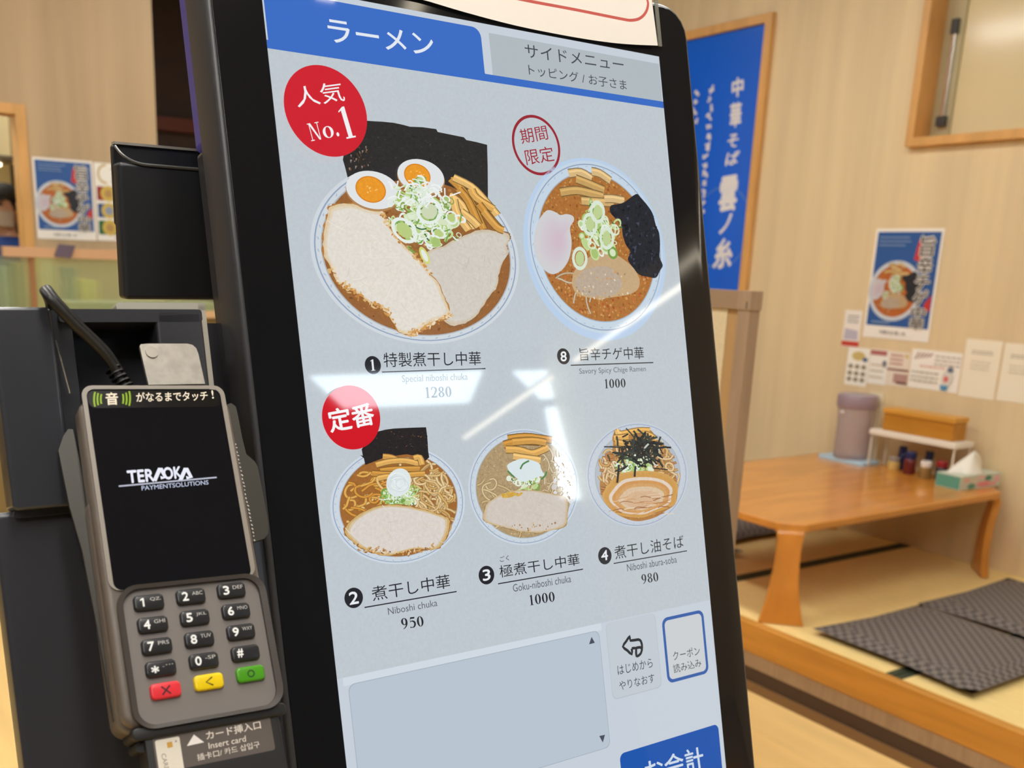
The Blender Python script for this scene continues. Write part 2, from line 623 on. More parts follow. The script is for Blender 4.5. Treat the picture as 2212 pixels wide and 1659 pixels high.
def mirror_at(x, y, xp):
    a, t = SF.at(x, y)
    p = SF.p(a, t)
    d = (p - EYE).normalized()
    d = d - SF.N * 2 * d.dot(SF.N)
    q = p + d * ((xp - p.x) / d.x)
    return (-q.y, -q.z)


for i, quad in enumerate((((745, 880), (1015, 868), (1043, 800), (672, 812)), ((1170, 860), (1238, 856), (1225, 798), (1110, 801)), ((1215, 1075), (1290, 1080), (1241, 874), (1180, 880)))):
    pts = [mirror_at(x, y, XB - .02) for x, y in quad]
    pts = [(a, t) for a, t in pts]
    wn = MB().prism(BH, pts, .0, .02)
    wn.build('window_%d' % (i + 2), m_day, kind='structure')

# tatami platform
XP0, XP1, YP = -5.2, 2.4, 2.707
tr = [-2.646, -1.70]
struct('platform_base', MB().box(XP0, XP1, YP + .02, YW, 0, ZT - .055), m_grey)
struct('trim_2', MB().box(XP0, XP1, YP - .008, YP + .03, ZT - .105, ZT + .003), m_trimh, bevel=.004)
struct('trim_3', MB().box(XP0, XP1, YP - .002, YP + .02, ZT - .16, ZT - .105), m_grey)
struct('trim_4', MB().box(XP0, XP1, YP + .004, YP + .02, .036, ZT - .16), m_dark)
struct('baseboard_right', MB().box(XP0, XP1, YP - .004, YP + .02, 0, .036), mat('brown_baseboard', (132, 100, 66), .5))
xs = [-4.45, -3.55, tr[0], tr[1], -.8, .1]
names = ['tatami mat behind the ticket machine', 'straw tatami mat under the far end of the low table', 'straw tatami mat under the near end of the low table', 'bare straw tatami mat at the right edge with cushions reaching over it', 'tatami mat']
for i in range(1, 4):
    x0, x1 = xs[i] + .002, xs[i + 1] - .002
    t = thing('tatami_mat', ((x0 + x1) / 2, (YP + YW) / 2, ZT - .055), names[i], 'tatami mat', 'tatami mats on the raised platform')
    MB().box(x0, x1, YP + .03, YW, ZT - .055, ZT).build('straw_surface', m_tata, t)
    for e0, e1 in ((x0, x0 + .027), (x1 - .027, x1)):
        MB().box(e0, e1, YP + .03, YW, ZT - .05, ZT + .0012).build('cloth_border', m_heri, t)

# ------------------------------------------------------------------ pendant tube lamps
m_tubeglow = mat('lamp_diffuser', (255, 250, 240), .5, emit=(255, 241, 216), es=LAMP)
m_panelglow = mat('fill_panel_diffuser', (255, 250, 240), .5, emit=(255, 252, 247), es=PANEL)
m_lampbody = mat('white_lamp_body', (235, 232, 226), .4)
for i, (x0, y0) in enumerate([(2.26, 2.81), (1.26, 2.81), (.26, 2.81), (-.54, .88)]):
    zl, hw_ = 2.5, (.018 if i == 3 else .008)
    lb_ = ['thin white pendant tube lamp mirrored low in the screen', 'thin white pendant tube lamp mirrored at the right border of the screen', 'thin white pendant tube lamp added unseen to the row for more light', 'thin white pendant tube lamp mirrored in the blue tab of the screen'][i]  # the third is added out of view, continuing the mirrored row
    t = thing('pendant_lamp', (x0 + .41, y0, zl), lb_, 'lamp', 'pendant tube lamps')
    MB().box(x0, x0 + .82, y0 - hw_, y0 + hw_, zl - .004, zl + .012).build('diffuser', m_tubeglow, t)
    MB().box(x0 - .005, x0 + .825, y0 - hw_ - .002, y0 + hw_ + .002, zl + .012, zl + .022).build('lamp_body', m_lampbody, t)
    for dx in (.12, .7):
        MB().tube([(x0 + dx, y0, zl + .022), (x0 + dx, y0, ZC)], .0012, 6).build('hanging_wire', m_lampbody, t)
for (x0, y0) in CEIL:  # added out of view to brighten room and kitchen
    t = thing('fill_panel', (x0, y0, ZC - .03), 'unseen flat white fill panel added on the ceiling', 'ceiling light', 'added fill panels')
    MB().box(x0 - .6, x0 + .6, y0 - .15, y0 + .15, ZC - .03, ZC - .02).build('diffuser', m_panelglow, t)
    MB().box(x0 - .62, x0 + .62, y0 - .17, y0 + .17, ZC - .02, ZC).build('lamp_body', m_lampbody, t)

# ------------------------------------------------------------------ ticket machine
kio = thing('ticket_machine', (-.62, .4, 0), 'black ticket machine with a large upright touch screen showing ramen dishes', 'ticket machine')
SA0, SA1, ST0, ST1 = -.1136, .2242, -.352, .2486      # lit display
HA0, HA1, HT0, HT1 = -.1502, .2607, -.397, .30        # housing
MB().rbox(SF, HA0, HA1, HT0, HT1, -.036, -.0006, .026, .003).build('screen_housing', m_side, kio, smooth=True, label='dark grey housing edge around the screen')
MB().rbox(SF, HA0 + .004, HA1 - .004, -.262, HT1 - .004, -.058, -.036, .004).rbox(SF, HA0 - .022, HA0 + .04, -.15, HT1, -.075, -.058, .002).build('rear_shell', mat('grey_rear_shell', (58, 57, 60), .22), kio)
MB().rbox(SF, HA0 + .004, HA1 - .004, HT0 + .004, -.262, -.058, -.036, .004).build('edge_strip', m_strip, kio, label='strip along the back edge of the housing with a painted violet reflection')
MB().rbox(SF, HA0 + .03, HA1 - .03, HT0 + .03, HT1 - .02, -.12, -.058, .02).build('rear_cover', m_blackm, kio)
bz = MB()
bz.rbox(SF, HA0 + .0035, HA1 - .004, HT0 + .004, HT1 - .004, -.0006, .0006, .022, .0004)
bz.build('bezel_glass', m_black, kio, smooth=True, label='glossy black glass border of the screen')
scr = Art(SF, n=.00066)
scr.poly([(SA0, ST0), (SA0, ST1), (SA1, ST1), (SA1, ST0)], (198, 207, 217), 0)
# menu area with paper grain
q = scr.P([(571.9, 104.4), (746, 1463), (1530, 1288), (1430, 225.8)])
scr.poly([(SA0, q[0][1]), (SA0, q[1][1]), (SA1 - .001, q[1][1] + .0), (SA1 - .001, q[0][1])], (190, 199, 205), .22)
disp = scr.build('touch_screen', SCREEN, kio, label='lit pale grey menu display')


def ui(name, fn, label=None, n=.00072):
    a = Art(SF, n=n)
    fn(a)
    return a.build(name, SCREEN, disp, label=label)


def T(a, body, f, bl, br, tl, col, bold=0.0):
    a.text(body, a.fr.at(*f(*bl)), a.fr.at(*f(*br)), a.fr.at(*f(*tl)), col, bold)


def S(a, body, f, bl, br, tl, col):
    a.serif(body, a.fr.at(*f(*bl)), a.fr.at(*f(*br)), a.fr.at(*f(*tl)), col)


def circ(f, L, Rr, Tp, Bt):
    l, r, t, b_ = (SF.at(*f(*p)) for p in (L, Rr, Tp, Bt))
    return ((l[0] + r[0]) / 2, (t[1] + b_[1]) / 2), ((r[0] - l[0]) + (b_[1] - t[1])) / 4


INK = (38, 38, 44)
BLUE = (58, 108, 196)


def tabs(a):
    ul0 = SF.at(572, 104.4)[1]
    ul1 = SF.at(1429.6, 220)[1]
    tt = SF.at(1000, 55)[1]
    a1 = SF.at(1041, 110)[0]
    a0 = SF.at(570, 0)[0] + .0002
    a.poly([(SA0, ul0), (SA1, ul0), (SA1, ul1), (SA0, ul1)], BLUE)
    r = .007
    tn = SF.at(573, 93)[1]
    a0b = SF.at(579, 94)[0]
    a.poly([(a0b, tn), (SA0, tn), (SA0, ul0), (a1 + .002, ul0), (a1, ul1 - .001), (a1, tt + r)] + [(a1 - r + r * math.cos(g * PI / 10), tt + r - r * math.sin(g * PI / 10)) for g in range(6)] + [(a0b, tt)], BLUE)
    T(a, 'ラーメン', K1, (650, 365), (1560, 495), (622, 165), (226, 232, 240), .012)


ui('menu_tab', tabs, 'blue selected tab with white lettering')


def tab2(a):
    ul1 = SF.at(1429.6, 220)[1]
    a0, a1 = SF.at(1058, 110)[0], SA1 - .001
    a.poly([(a0, ST0 + .006), (a0, ul1), (a1, ul1), (a1, ST0 + .006)], (176, 186, 191))
    T(a, 'サイドメニュー', K2, (540, 500), (1395, 622), (528, 385), (66, 72, 78))
    T(a, 'トッピング / お子さま', K2, (570, 655), (1420, 788), (560, 560), (66, 72, 78))


ui('menu_tab', tab2, 'grey second tab with two lines of dark lettering')

RED = (206, 34, 48)


def badge1(a):
    c, r = circ(K1, (212, 925), (932, 1050), (490, 602), (640, 1395))
    a.ell(c, r, r, RED, k=64)
    T(a, '人気', K1, (338, 975), (748, 915), (292, 800), (240, 240, 242))
    S(a, 'No.', K1, (452, 1262), (722, 1210), (412, 1112), (240, 240, 242))
    S(a, '1', K1, (735, 1245), (856, 1222), (655, 975), (240, 240, 242))


def badge2(a):
    c, r = circ(K5, (240, 360), (704, 470), (425, 125), (530, 708))
    a.ring(c, r - .0021, r, (152, 40, 52), k=64)
    T(a, '期間', K5, (338, 408), (592, 362), (308, 268), (158, 34, 48))
    T(a, '限定', K5, (385, 610), (652, 568), (356, 462), (158, 34, 48))


def badge3(a):
    c, r = circ(K7, (400, 790), (962, 840), (660, 505), (690, 1115))
    a.ell(c, r, r, (208, 22, 36), k=64)
    T(a, '定番', K7, (490, 955), (912, 872), (448, 742), (246, 244, 246), .022)


# ---- dish pictures: everything in units of the bowl radius, so the same drawing serves the posters
def unit(f, pts, d):
    c, rx, ry = d
    out = []
    for p in pts:
        a, t = SF.at(*f(*p))
        out.append(((a - c[0]) / rx, (t - c[1]) / ry))
    return out


def oval(L, Rr, Tp, Bt):      # photograph points of the rim at the far left, right, top and bottom
    l, r, t, b_ = (SF.at(*p) for p in (L, Rr, Tp, Bt))
    return ((l[0] + r[0]) / 2, (t[1] + b_[1]) / 2), (r[0] - l[0]) / 2, (b_[1] - t[1]) / 2


def ovalfit(*pts):            # upright oval through points of its rim
    P_ = [SF.at(*p) for p in pts]
    mx, my = sum(p[0] for p in P_) / len(P_), sum(p[1] for p in P_) / len(P_)
    M = [[0.0] * 5 for _ in range(4)]
    for x, y in P_:
        x, y = (x - mx) * 10, (y - my) * 10
        row = (x * x, y * y, x, y)
        for i in range(4):
            for j in range(4):
                M[i][j] += row[i] * row[j]
            M[i][4] += row[i]
    for i in range(4):
        k = max(range(i, 4), key=lambda q: abs(M[q][i]))
        M[i], M[k] = M[k], M[i]
        for j in range(4):
            if j != i:
                f = M[j][i] / M[i][i]
                M[j] = [u - f * v for u, v in zip(M[j], M[i])]
    A_, B_, C_, D_ = (M[i][4] / M[i][i] for i in range(4))
    cx, cy = -C_ / (2 * A_), -D_ / (2 * B_)
    q = 1 + A_ * cx * cx + B_ * cy * cy
    return (cx / 10 + mx, cy / 10 + my), math.sqrt(q / A_) / 10, math.sqrt(q / B_) / 10


Z0 = (0, 0)


def bowl(a, c, r, rim, broth, inner=.9, g=.8, line=(146, 162, 188), marks=True):
    a.ell(c, r, r, rim, k=72)
    a.ring(c, r * .955, r * .968, line, k=72)
    if marks:
        for i in range(46):
            th = 2 * PI * i / 46
            q = (c[0] + r * .935 * math.cos(th), c[1] + r * .935 * math.sin(th))
            a.ell(q, r * .02, r * .007, (176, 188, 206), th + 1.57 + R.uniform(-.6, .6), k=6)
    a.ring(c, r * (inner + .0), r * (inner + .012), tuple(int(v * .84) for v in rim), k=72)
    a.ell(c, r * inner, r * inner, broth, k=72, g=g)


def noodles(a, c, r, cols, n, x0, x1, y0, y1, wd=.03, lim=.86):
    keep, a.step = a.step, a.step * .35
    for i in range(n):
        while 1:
            x, y = R.uniform(x0, x1), R.uniform(y0, y1)
            if math.hypot(x, y) < lim:
                break
        th = R.uniform(0, 2 * PI)
        pts = [(x, y)]
        k = R.uniform(-.9, .9)
        for j in range(R.randint(4, 7)):
            th += k + R.uniform(-.5, .5)
            x += .075 * math.cos(th)
            y += .075 * math.sin(th)
            if math.hypot(x, y) > lim + .02:
                break
            pts.append((x, y))
        if len(pts) > 2:
            q = [(c[0] + u * r, c[1] + v * r) for u, v in pts]
            col = R.choice(cols)
            a.line(q, r * wd * 1.5, tuple(int(v * .62) for v in col), n=2)
            a.line(q, r * wd, col, n=2)
    a.step = keep


def crumbs(a, c, r, cols, n, lim=.86, sz=.018, reg=None):
    a.bunch(1)
    for i in range(n):
        th, q = R.uniform(0, 2 * PI), lim * math.sqrt(R.random())
        x, y = q * math.cos(th), q * math.sin(th)
        if reg and not reg(x, y):
            continue
        s_ = r * sz * R.uniform(.5, 1.3)
        a.ell((c[0] + x * r, c[1] + y * r), s_, s_ * R.uniform(.5, 1), R.choice(cols), R.uniform(0, 3), k=6)
    a.bunch(0)


def scallions(a, c, r, ctr, sx, sy, n, sc=1.0):
    a.bunch(1)
    for i in range(n):
        u, v = R.gauss(0, .42), R.gauss(0, .42)
        if math.hypot(u, v) > 1:
            continue
        q = (c[0] + (ctr[0] + u * sx) * r, c[1] + (ctr[1] + v * sy) * r)
        rr = r * R.uniform(.035, .085) * sc
        asp, rot = R.uniform(.35, 1), R.uniform(0, 3)
        col = R.choice([(226, 236, 222), (214, 228, 196), (196, 216, 150), (232, 238, 232), (168, 200, 110), (118, 158, 70)])
        if R.random() < .5:
            a.ell(q, rr * .8, rr * .8 * asp, R.choice([(186, 208, 142), (166, 192, 116), (212, 224, 190), (222, 232, 208)]), rot, k=14)
        a.ring(q, rr * R.uniform(.55, .75), rr, col, asp, rot, k=16)
        if R.random() < .35:
            th = R.uniform(0, 3)
            a.line([(q[0] - rr * math.cos(th), q[1] - rr * math.sin(th)), (q[0], q[1] + rr * .3), (q[0] + rr * math.cos(th), q[1] + rr * math.sin(th))], r * .016, R.choice([(222, 236, 220), (120, 165, 80), (60, 110, 60)]), n=3)
    a.bunch(0)


def meat(a, c, r, pts, base, edge, dark, fringe=.035, sm=4, bands=None):
    P_ = spline(pts, sm)
    m = (sum(p[0] for p in P_) / len(P_), sum(p[1] for p in P_) / len(P_))

    def sc(k, jit=0):
        return [(c[0] + r * (m[0] + (p[0] - m[0]) * k + R.uniform(-jit, jit)), c[1] + r * (m[1] + (p[1] - m[1]) * k + R.uniform(-jit, jit))) for p in P_]
    a.poly(sc(1 + fringe, .012), dark, .9)
    a.poly(sc(1, .008), edge, .5)
    a.poly(sc(1 - fringe * 2.2, .006), tuple(int((x + y) / 2) for x, y in zip(base, edge)), .3)
    a.poly(sc(1 - fringe * 4.2), base, .42)
    for i in range(34):
        p = R.choice(P_)
        k = R.uniform(.2, .93)
        x, y = m[0] + (p[0] - m[0]) * k, m[1] + (p[1] - m[1]) * k
        th = R.uniform(0, PI)
        l = R.uniform(.02, .09)
        a.line([(c[0] + (x - l * math.cos(th)) * r, c[1] + (y - l * math.sin(th)) * r), (c[0] + x * r, c[1] + (y + .01) * r), (c[0] + (x + l * math.cos(th)) * r, c[1] + (y + l * math.sin(th)) * r)], r * R.uniform(.005, .011), R.choice([tuple(int(.8 * u + .2 * v) for u, v in zip(base, edge)), tuple(int(v * .95) for v in base), tuple(min(255, int(v * 1.03)) for v in base)]), n=2)


def strips(a, c, r, segs, wd, cols):
    for s_ in segs:
        col = R.choice(cols)
        q = [(c[0] + x * r, c[1] + y * r) for x, y in s_]
        a.line(q, r * wd * 1.25, tuple(int(v * .58) for v in col), n=3)
        a.line(q, r * wd, col, .35, n=3)
        q2 = [(x + r * .006, y - r * wd * .22) for x, y in q]
        a.line(q2, r * wd * .25, tuple(min(255, int(v * 1.13)) for v in col), n=3)


MEN = [(216, 168, 92), (206, 154, 78), (224, 182, 112), (196, 142, 66)]
NOD = [(222, 186, 128), (232, 202, 150), (206, 164, 100), (214, 172, 104)]
D1 = ovalfit(K4(285, 480), K4(2085, 620), K4(1330, 1375), (710, 409), (1057, 437), K4(700, 1190), K4(1900, 1180))


def pic1(a):
    d, c, r = D1, Z0, 1
    U = lambda f, pts: unit(f, pts, d)
    a.dish(d)
    bowl(a, c, r, (206, 214, 220), (150, 98, 52), .9)
    crumbs(a, c, r, [(120, 74, 36), (176, 120, 66), (196, 140, 80)], 160, .88)
    nori = [(855, 226), (930, 232), (1010, 236), (1100, 245), (1180, 262), (1230, 276), (1330, 280), (1440, 295), (1452, 318), (1560, 340), (1660, 360), (1680, 382), (1760, 398), (1845, 420), (1850, 600), (1852, 890), (1790, 850), (1700, 770), (1560, 700), (1400, 640), (1200, 640), (950, 640), (770, 660), (735, 680), (715, 600), (697, 540), (720, 400), (780, 280)]
    a.poly(U(K3, nori), (44, 44, 43), 1.1)
    for i in range(150):
        x, y = R.uniform(760, 1800), R.uniform(300, 640)
        if y < 240 + (x - 855) * .19 + 20:
            continue
        a.poly(U(K3, [(x, y), (x + R.uniform(8, 30), y + R.uniform(-6, 8)), (x + R.uniform(4, 24), y + R.uniform(6, 18))]), R.choice([(58, 55, 50), (38, 38, 39), (54, 52, 46), (35, 35, 37), (66, 60, 50)]))
    for i in range(50):
        x, y = R.uniform(735, 900), R.uniform(430, 620)
        a.poly(U(K3, [(x, y), (x + R.uniform(6, 18), y + R.uniform(-6, 8)), (x + R.uniform(2, 12), y + R.uniform(10, 30))]), R.choice([(112, 76, 52), (86, 62, 46), (40, 38, 38), (150, 130, 118)]))
    a.poly(U(K3, spline([(735, 690), (900, 630), (1100, 600), (1300, 610), (1560, 690), (1720, 790), (1850, 890), (1700, 830), (1500, 740), (1200, 700), (900, 760), (760, 800)])), (46, 44, 46), .4)
    meat(a, c, r, U(K4, [(1280, 590), (1420, 535), (1560, 460), (1760, 395), (1960, 420), (2000, 460), (1975, 530), (1990, 600), (1935, 690), (1905, 790), (1890, 880), (1800, 1010), (1700, 1150), (1580, 1215), (1450, 1200), (1300, 1000), (1250, 760)]), (208, 202, 192), (206, 188, 162), (134, 96, 62), .018)
    meat(a, c, r, U(K4, [(450, 195), (600, 168), (760, 212), (890, 245), (940, 350), (1050, 500), (1200, 650), (1320, 790), (1390, 880), (1440, 1010), (1484, 1120), (1440, 1160), (1330, 1195), (1210, 1275), (1120, 1300), (1040, 1280), (990, 1200), (900, 1070), (790, 1030), (700, 960), (600, 900), (510, 850), (450, 730), (395, 620), (380, 480), (405, 330), (430, 240)]), (224, 218, 208), (220, 198, 162), (178, 124, 66), .016)
    for band in ([(890, 245), (950, 350), (1060, 500), (1200, 650), (1310, 780)], [(450, 740), (520, 860), (610, 905), (700, 965), (800, 1035), (905, 1075), (990, 1200)], [(1470, 1140), (1330, 1195), (1210, 1270), (1130, 1300)]):
        for i in range(60):
            k = R.random() * (len(band) - 1.001)
            p, q = band[int(k)], band[int(k) + 1]
            x, y = p[0] + (q[0] - p[0]) * (k % 1) + R.gauss(0, 14), p[1] + (q[1] - p[1]) * (k % 1) + R.gauss(0, 14)
            a.ell(U(K4, [(x, y)])[0], R.uniform(.008, .03), R.uniform(.006, .016), R.choice([(206, 150, 78), (222, 190, 140), (186, 128, 66), (232, 214, 186), (214, 172, 112)]), R.uniform(0, 3), k=8)
    e1, y1_, e2, y2_ = U(K3, [(925, 790), (905, 785), (1305, 680), (1275, 675)])
    ex = U(K3, [(1140, 830)])[0][0] - U(K3, [(712, 780)])[0][0]
    eh = (U(K3, [(925, 940)])[0][1] - U(K3, [(925, 640)])[0][1]) / 2
    for cc, yy, s_ in ((e2, y2_, .92), (e1, y1_, 1)):
        a.ell((cc[0], cc[1] + .02), ex / 2 * s_ * 1.02, eh * s_ * 1.02, (176, 132, 84), .06)
        a.ell(cc, ex / 2 * s_, eh * s_, (224, 227, 228), .06)
        a.ell(yy, ex * .283 * s_, eh * .70 * s_, (214, 130, 30), .1)
        a.ell(yy, ex * .262 * s_, eh * .64 * s_, (232, 152, 42), .1, g=.5)
        for i in range(9):
            th, q_ = R.uniform(0, 6.28), R.uniform(.1, .7)
            a.ell((yy[0] + ex * .24 * q_ * math.cos(th), yy[1] + eh * .55 * q_ * math.sin(th)), .008, .007, (248, 196, 110), k=6)
    seg = [((1540, 700), (1640, 800), (1720, 930), (1800, 1100)), ((1560, 690), (1700, 760), (1800, 860), (1910, 990)), ((1530, 830), (1620, 900), (1680, 1010), (1700, 1100)), ((1600, 780), (1680, 880), (1760, 1060)), ((1700, 780), (1740, 850), (1880, 940)), ((1620, 960), (1700, 1020), (1760, 1080)), ((1760, 900), (1850, 1010), (1930, 1100)), ((1560, 860), (1590, 980), (1680, 1110)), ((1800, 960), (1900, 1080), (1960, 1110))]
    strips(a, c, r, [U(K3, s_) for s_ in seg], .075, MEN)
    ctr = U(K3, [(1330, 1010)])[0]
    scallions(a, c, r, ctr, .36, .42, 190, .85)
    for px_, asp, rot, k in (((1370, 960), 1.25, .5, 1.2), ((1170, 1110), 1.35, -.5, 1.1), ((1440, 1130), .8, .6, .75), ((1545, 1010), 1.3, 0, .6)):
        q = U(K3, [px_])[0]
        a.ell(q, .06 * k, .06 * k * asp, R.choice([(184, 204, 128), (204, 214, 180)]), rot, k=24)
        a.ring(q, .075 * k, .1 * k, (228, 236, 230), asp, rot, k=26)
    q = U(K3, [(1330, 1310)])[0]
    a.ell(q, .04, .1, (206, 214, 120), -.3, k=20)
    a.ell(q, .024, .07, (228, 232, 226), -.3, k=20)
    for i in range(60):
        x, y = R.gauss(1330, 85), R.gauss(820, 50)
        th = R.uniform(0, 6.28)
        a.line(U(K3, [(x - 50 * math.cos(th), y - 30 * math.sin(th)), (x, y + R.uniform(-30, 10)), (x + 50 * math.cos(th), y + 30 * math.sin(th))]), .014, R.choice([(228, 234, 230), (218, 230, 214), (236, 240, 238)]), n=3)
    a.line(U(K3, [(1270, 680), (1310, 685), (1330, 720), (1335, 770)]), .022, (236, 236, 226), n=4)


# spicy bowl, kept in unit coordinates (also printed on the posters)
D8 = oval(K6(257, 420), K6(1548, 560), K5(965, 568), K6(985, 1330))
U8 = lambda f, pts: unit(f, pts, D8)
CH = dict(
    sea=U8(K6, [(1050, 110), (1130, 95), (1190, 70), (1290, 0), (1330, 30), (1400, 110), (1450, 190), (1480, 300), (1510, 370), (1520, 480), (1515, 600), (1545, 680), (1520, 730), (1480, 800), (1400, 790), (1320, 770), (1250, 690), (1210, 620), (1240, 560), (1190, 480), (1160, 380), (1150, 300), (1080, 220), (1040, 170)]),
    egg=U8(K6, [(440, 158), (520, 180), (560, 205), (620, 195), (680, 215), (688, 260), (652, 330), (668, 460), (655, 580), (620, 670), (560, 740), (480, 768), (400, 720), (335, 620), (305, 480), (330, 310), (380, 215)]),
    eggc=U8(K6, [(560, 440)])[0],
    ball=U8(K6, [(670, 830), (700, 730), (790, 640), (920, 562), (1060, 568), (1180, 640), (1265, 720), (1315, 820), (1300, 910), (1220, 960), (1080, 985), (940, 1000), (800, 985), (720, 950), (680, 900)]),
    ballb=U8(K6, [(700, 860), (760, 750), (880, 700), (1020, 700), (1120, 790), (1150, 880), (1080, 960), (930, 990), (790, 960)]),
    men=[U8(K5, s_) for s_ in (((780, 690), (900, 680), (1000, 740)), ((850, 740), (980, 790), (1120, 850)), ((700, 870), (850, 850), (1000, 880), (1110, 910)), ((1000, 670), (1080, 690), (1180, 760)), ((900, 950), (1050, 960), (1210, 970)), ((1120, 930), (1200, 930), (1310, 950)))],
    sc=U8(K6, [(930, 340)])[0])


def chige(a, c, r, full=True):
    up = lambda pts: [(c[0] + x * r, c[1] + y * r) for x, y in pts]
    bowl(a, c, r, (196, 212, 226) if full else (214, 220, 226), (172, 112, 54) if full else (190, 104, 44), .86, 1.0, marks=full)
    N_ = 900 if full else 120
    crumbs(a, c, r, [(186, 124, 56), (164, 98, 44), (198, 142, 72), (144, 82, 38), (204, 156, 96)], N_, .84, .015)
    crumbs(a, c, r, [(180, 90, 44), (192, 108, 54), (164, 76, 40), (206, 138, 80)], N_ // 2, .84, .018, lambda x, y: y > .2)
    noodles(a, c, r, [(206, 186, 158), (196, 170, 136)], 8 if full else 3, -.5, .2, .3, .65, .018, .8)
    strips(a, c, r, CH['men'], .085, [(206, 170, 110), (196, 158, 96), (214, 182, 128)])
    a.poly(up(spline(CH['sea'], 3)), (38, 40, 46), 1.2)
    for i in range(150 if full else 14):
        t_ = CH['sea'][R.randrange(len(CH['sea']))]
        m = (.55, -.15)
        kk = math.sqrt(R.uniform(.02, .9))
        x, y = m[0] + (t_[0] - m[0]) * kk, m[1] + (t_[1] - m[1]) * kk
        a.poly(up([(x, y), (x + R.uniform(.02, .06), y + R.uniform(-.03, .03)), (x + R.uniform(-.02, .04), y + R.uniform(.02, .05))]), R.choice([(28, 30, 36), (50, 53, 62), (44, 48, 58), (24, 25, 30), (66, 72, 88), (36, 38, 44)]))
    E_ = spline(CH['egg'], 4)
    a.poly(up(E_), (206, 206, 208))
    e = CH['eggc']
    for j in range(9):
        s_ = .9 - j * .085
        a.poly(up([(e[0] + (x - e[0]) * s_, e[1] + (y - e[1]) * s_) for x, y in E_]), (207, 205 - j * 2.3, 208 - j * 1.1))
    a.poly(up(spline(CH['ball'], 4)), (196, 166, 126), .35)
    a.poly(up(spline(CH['ballb'], 4)), (186, 168, 148), .6)
    crumbs(a, c, r, [(222, 208, 180), (160, 136, 110), (204, 176, 120), (206, 150, 90)], 420 if full else 40, .84, .016, lambda x, y: -.42 < x < .42 and .28 < y < .62)
    scallions(a, c, r, CH['sc'], .32, .34, 90 if full else 34, 1.0 if full else 1.5)
    for dx, dy in ((-.13, -.05), (.1, .1), (0, -.2), (-.33, .35)):
        q = (c[0] + (CH['sc'][0] + dx) * r, c[1] + (CH['sc'][1] + dy) * r)
        a.ell(q, r * .06, r * .085, (188, 206, 146), .3, k=20)
        a.ring(q, r * .075, r * .11, (216, 228, 210), 1.25, .3, k=22)


def pic8(a):
    a.dish(D8)
    a.ell((-.01, .025), 1.05, 1.06, (184, 206, 232), k=72)
    chige(a, Z0, 1)


D2 = ovalfit((706, 1084), (1000, 1061), (856, 1222), B1(1530, 545), B1(1780, 700), B1(690, 600), B1(470, 800), B4(330, 390), B4(1250, 430))


def pic2(a):
    d, c, r = D2, Z0, 1
    U = lambda f, pts: unit(f, pts, d)
    a.dish(d)
    bowl(a, c, r, (204, 214, 224), (160, 104, 50), .87)
    noodles(a, c, r, NOD, 120, .1, .88, -.55, .6, .03)
    noodles(a, c, r, [(226, 170, 84), (232, 190, 120), (214, 150, 64)], 50, -.75, -.05, -.6, .3, .03)
    a.poly(U(B1, [(712, 500), (800, 400), (910, 290), (1000, 268), (1100, 255), (1290, 246), (1480, 240), (1492, 330), (1500, 420), (1505, 520), (1518, 600), (1470, 640), (1430, 600), (1250, 562), (1000, 595), (860, 650), (755, 690), (738, 610), (695, 572), (725, 580)]), (40, 36, 36), .9)
    for i in range(60):
        x, y = R.uniform(830, 1480), R.uniform(280, 480)
        a.poly(U(B1, [(x, y), (x + R.uniform(6, 30), y + R.uniform(-8, 8)), (x + R.uniform(2, 20), y + R.uniform(8, 20))]), R.choice([(86, 64, 48), (30, 28, 30), (66, 54, 46), (120, 84, 58), (26, 26, 30)]))
    strips(a, c, r, [U(B1, s_) for s_ in (((960, 590), (1060, 600), (1150, 640)), ((880, 690), (1040, 650), (1230, 640), (1400, 680)), ((1330, 610), (1400, 600), (1430, 690)), ((930, 760), (1100, 740), (1400, 735)), ((830, 790), (1000, 800), (1150, 800)), ((1250, 810), (1350, 800), (1460, 795)), ((900, 850), (1000, 830), (1100, 830)))], .085, MEN)
    scallions(a, c, r, U(B1, [(1170, 1050)])[0], .3, .24, 100)
    q = U(B1, [(1150, 900)])[0]
    a.ell(q, .18, .24, (222, 230, 230), .3)
    for i in range(16):
        r0 = R.uniform(.06, .14)
        a.ring((q[0] + R.uniform(-.05, .05), q[1] + R.uniform(-.06, .06)), r0, r0 + .012, R.choice([(206, 218, 220), (232, 238, 238)]), R.uniform(.7, 1.2), R.uniform(0, 3), f1=R.uniform(.3, .7), k=14)
    meat(a, c, r, U(B4, [(272, 305), (340, 190), (500, 92), (640, 50), (800, 52), (980, 82), (1120, 120), (1230, 160), (1272, 205), (1255, 320), (1200, 420), (1130, 470), (950, 468), (800, 505), (680, 532), (540, 505), (420, 455), (350, 400)]), (218, 210, 202), (206, 172, 110), (158, 106, 56), .022)
    for i in range(70):
        x = R.uniform(380, 1130)
        y = 440 + 60 * math.sin((x - 300) / 300) + R.gauss(0, 16)
        a.ell(U(B4, [(x, y)])[0], R.uniform(.01, .04), R.uniform(.006, .018), R.choice([(206, 168, 110), (196, 152, 96), (226, 204, 166), (150, 104, 66)]), R.uniform(0, 3), k=8)


D3 = ovalfit(B2(350, 1150), B2(480, 720), B2(1000, 345), B2(1230, 330), B2(1500, 385), B2(1750, 545), (1244, 1025), B5(250, 235), B5(400, 295), B5(530, 312), B5(700, 290), B5(850, 200), B5(960, 60))


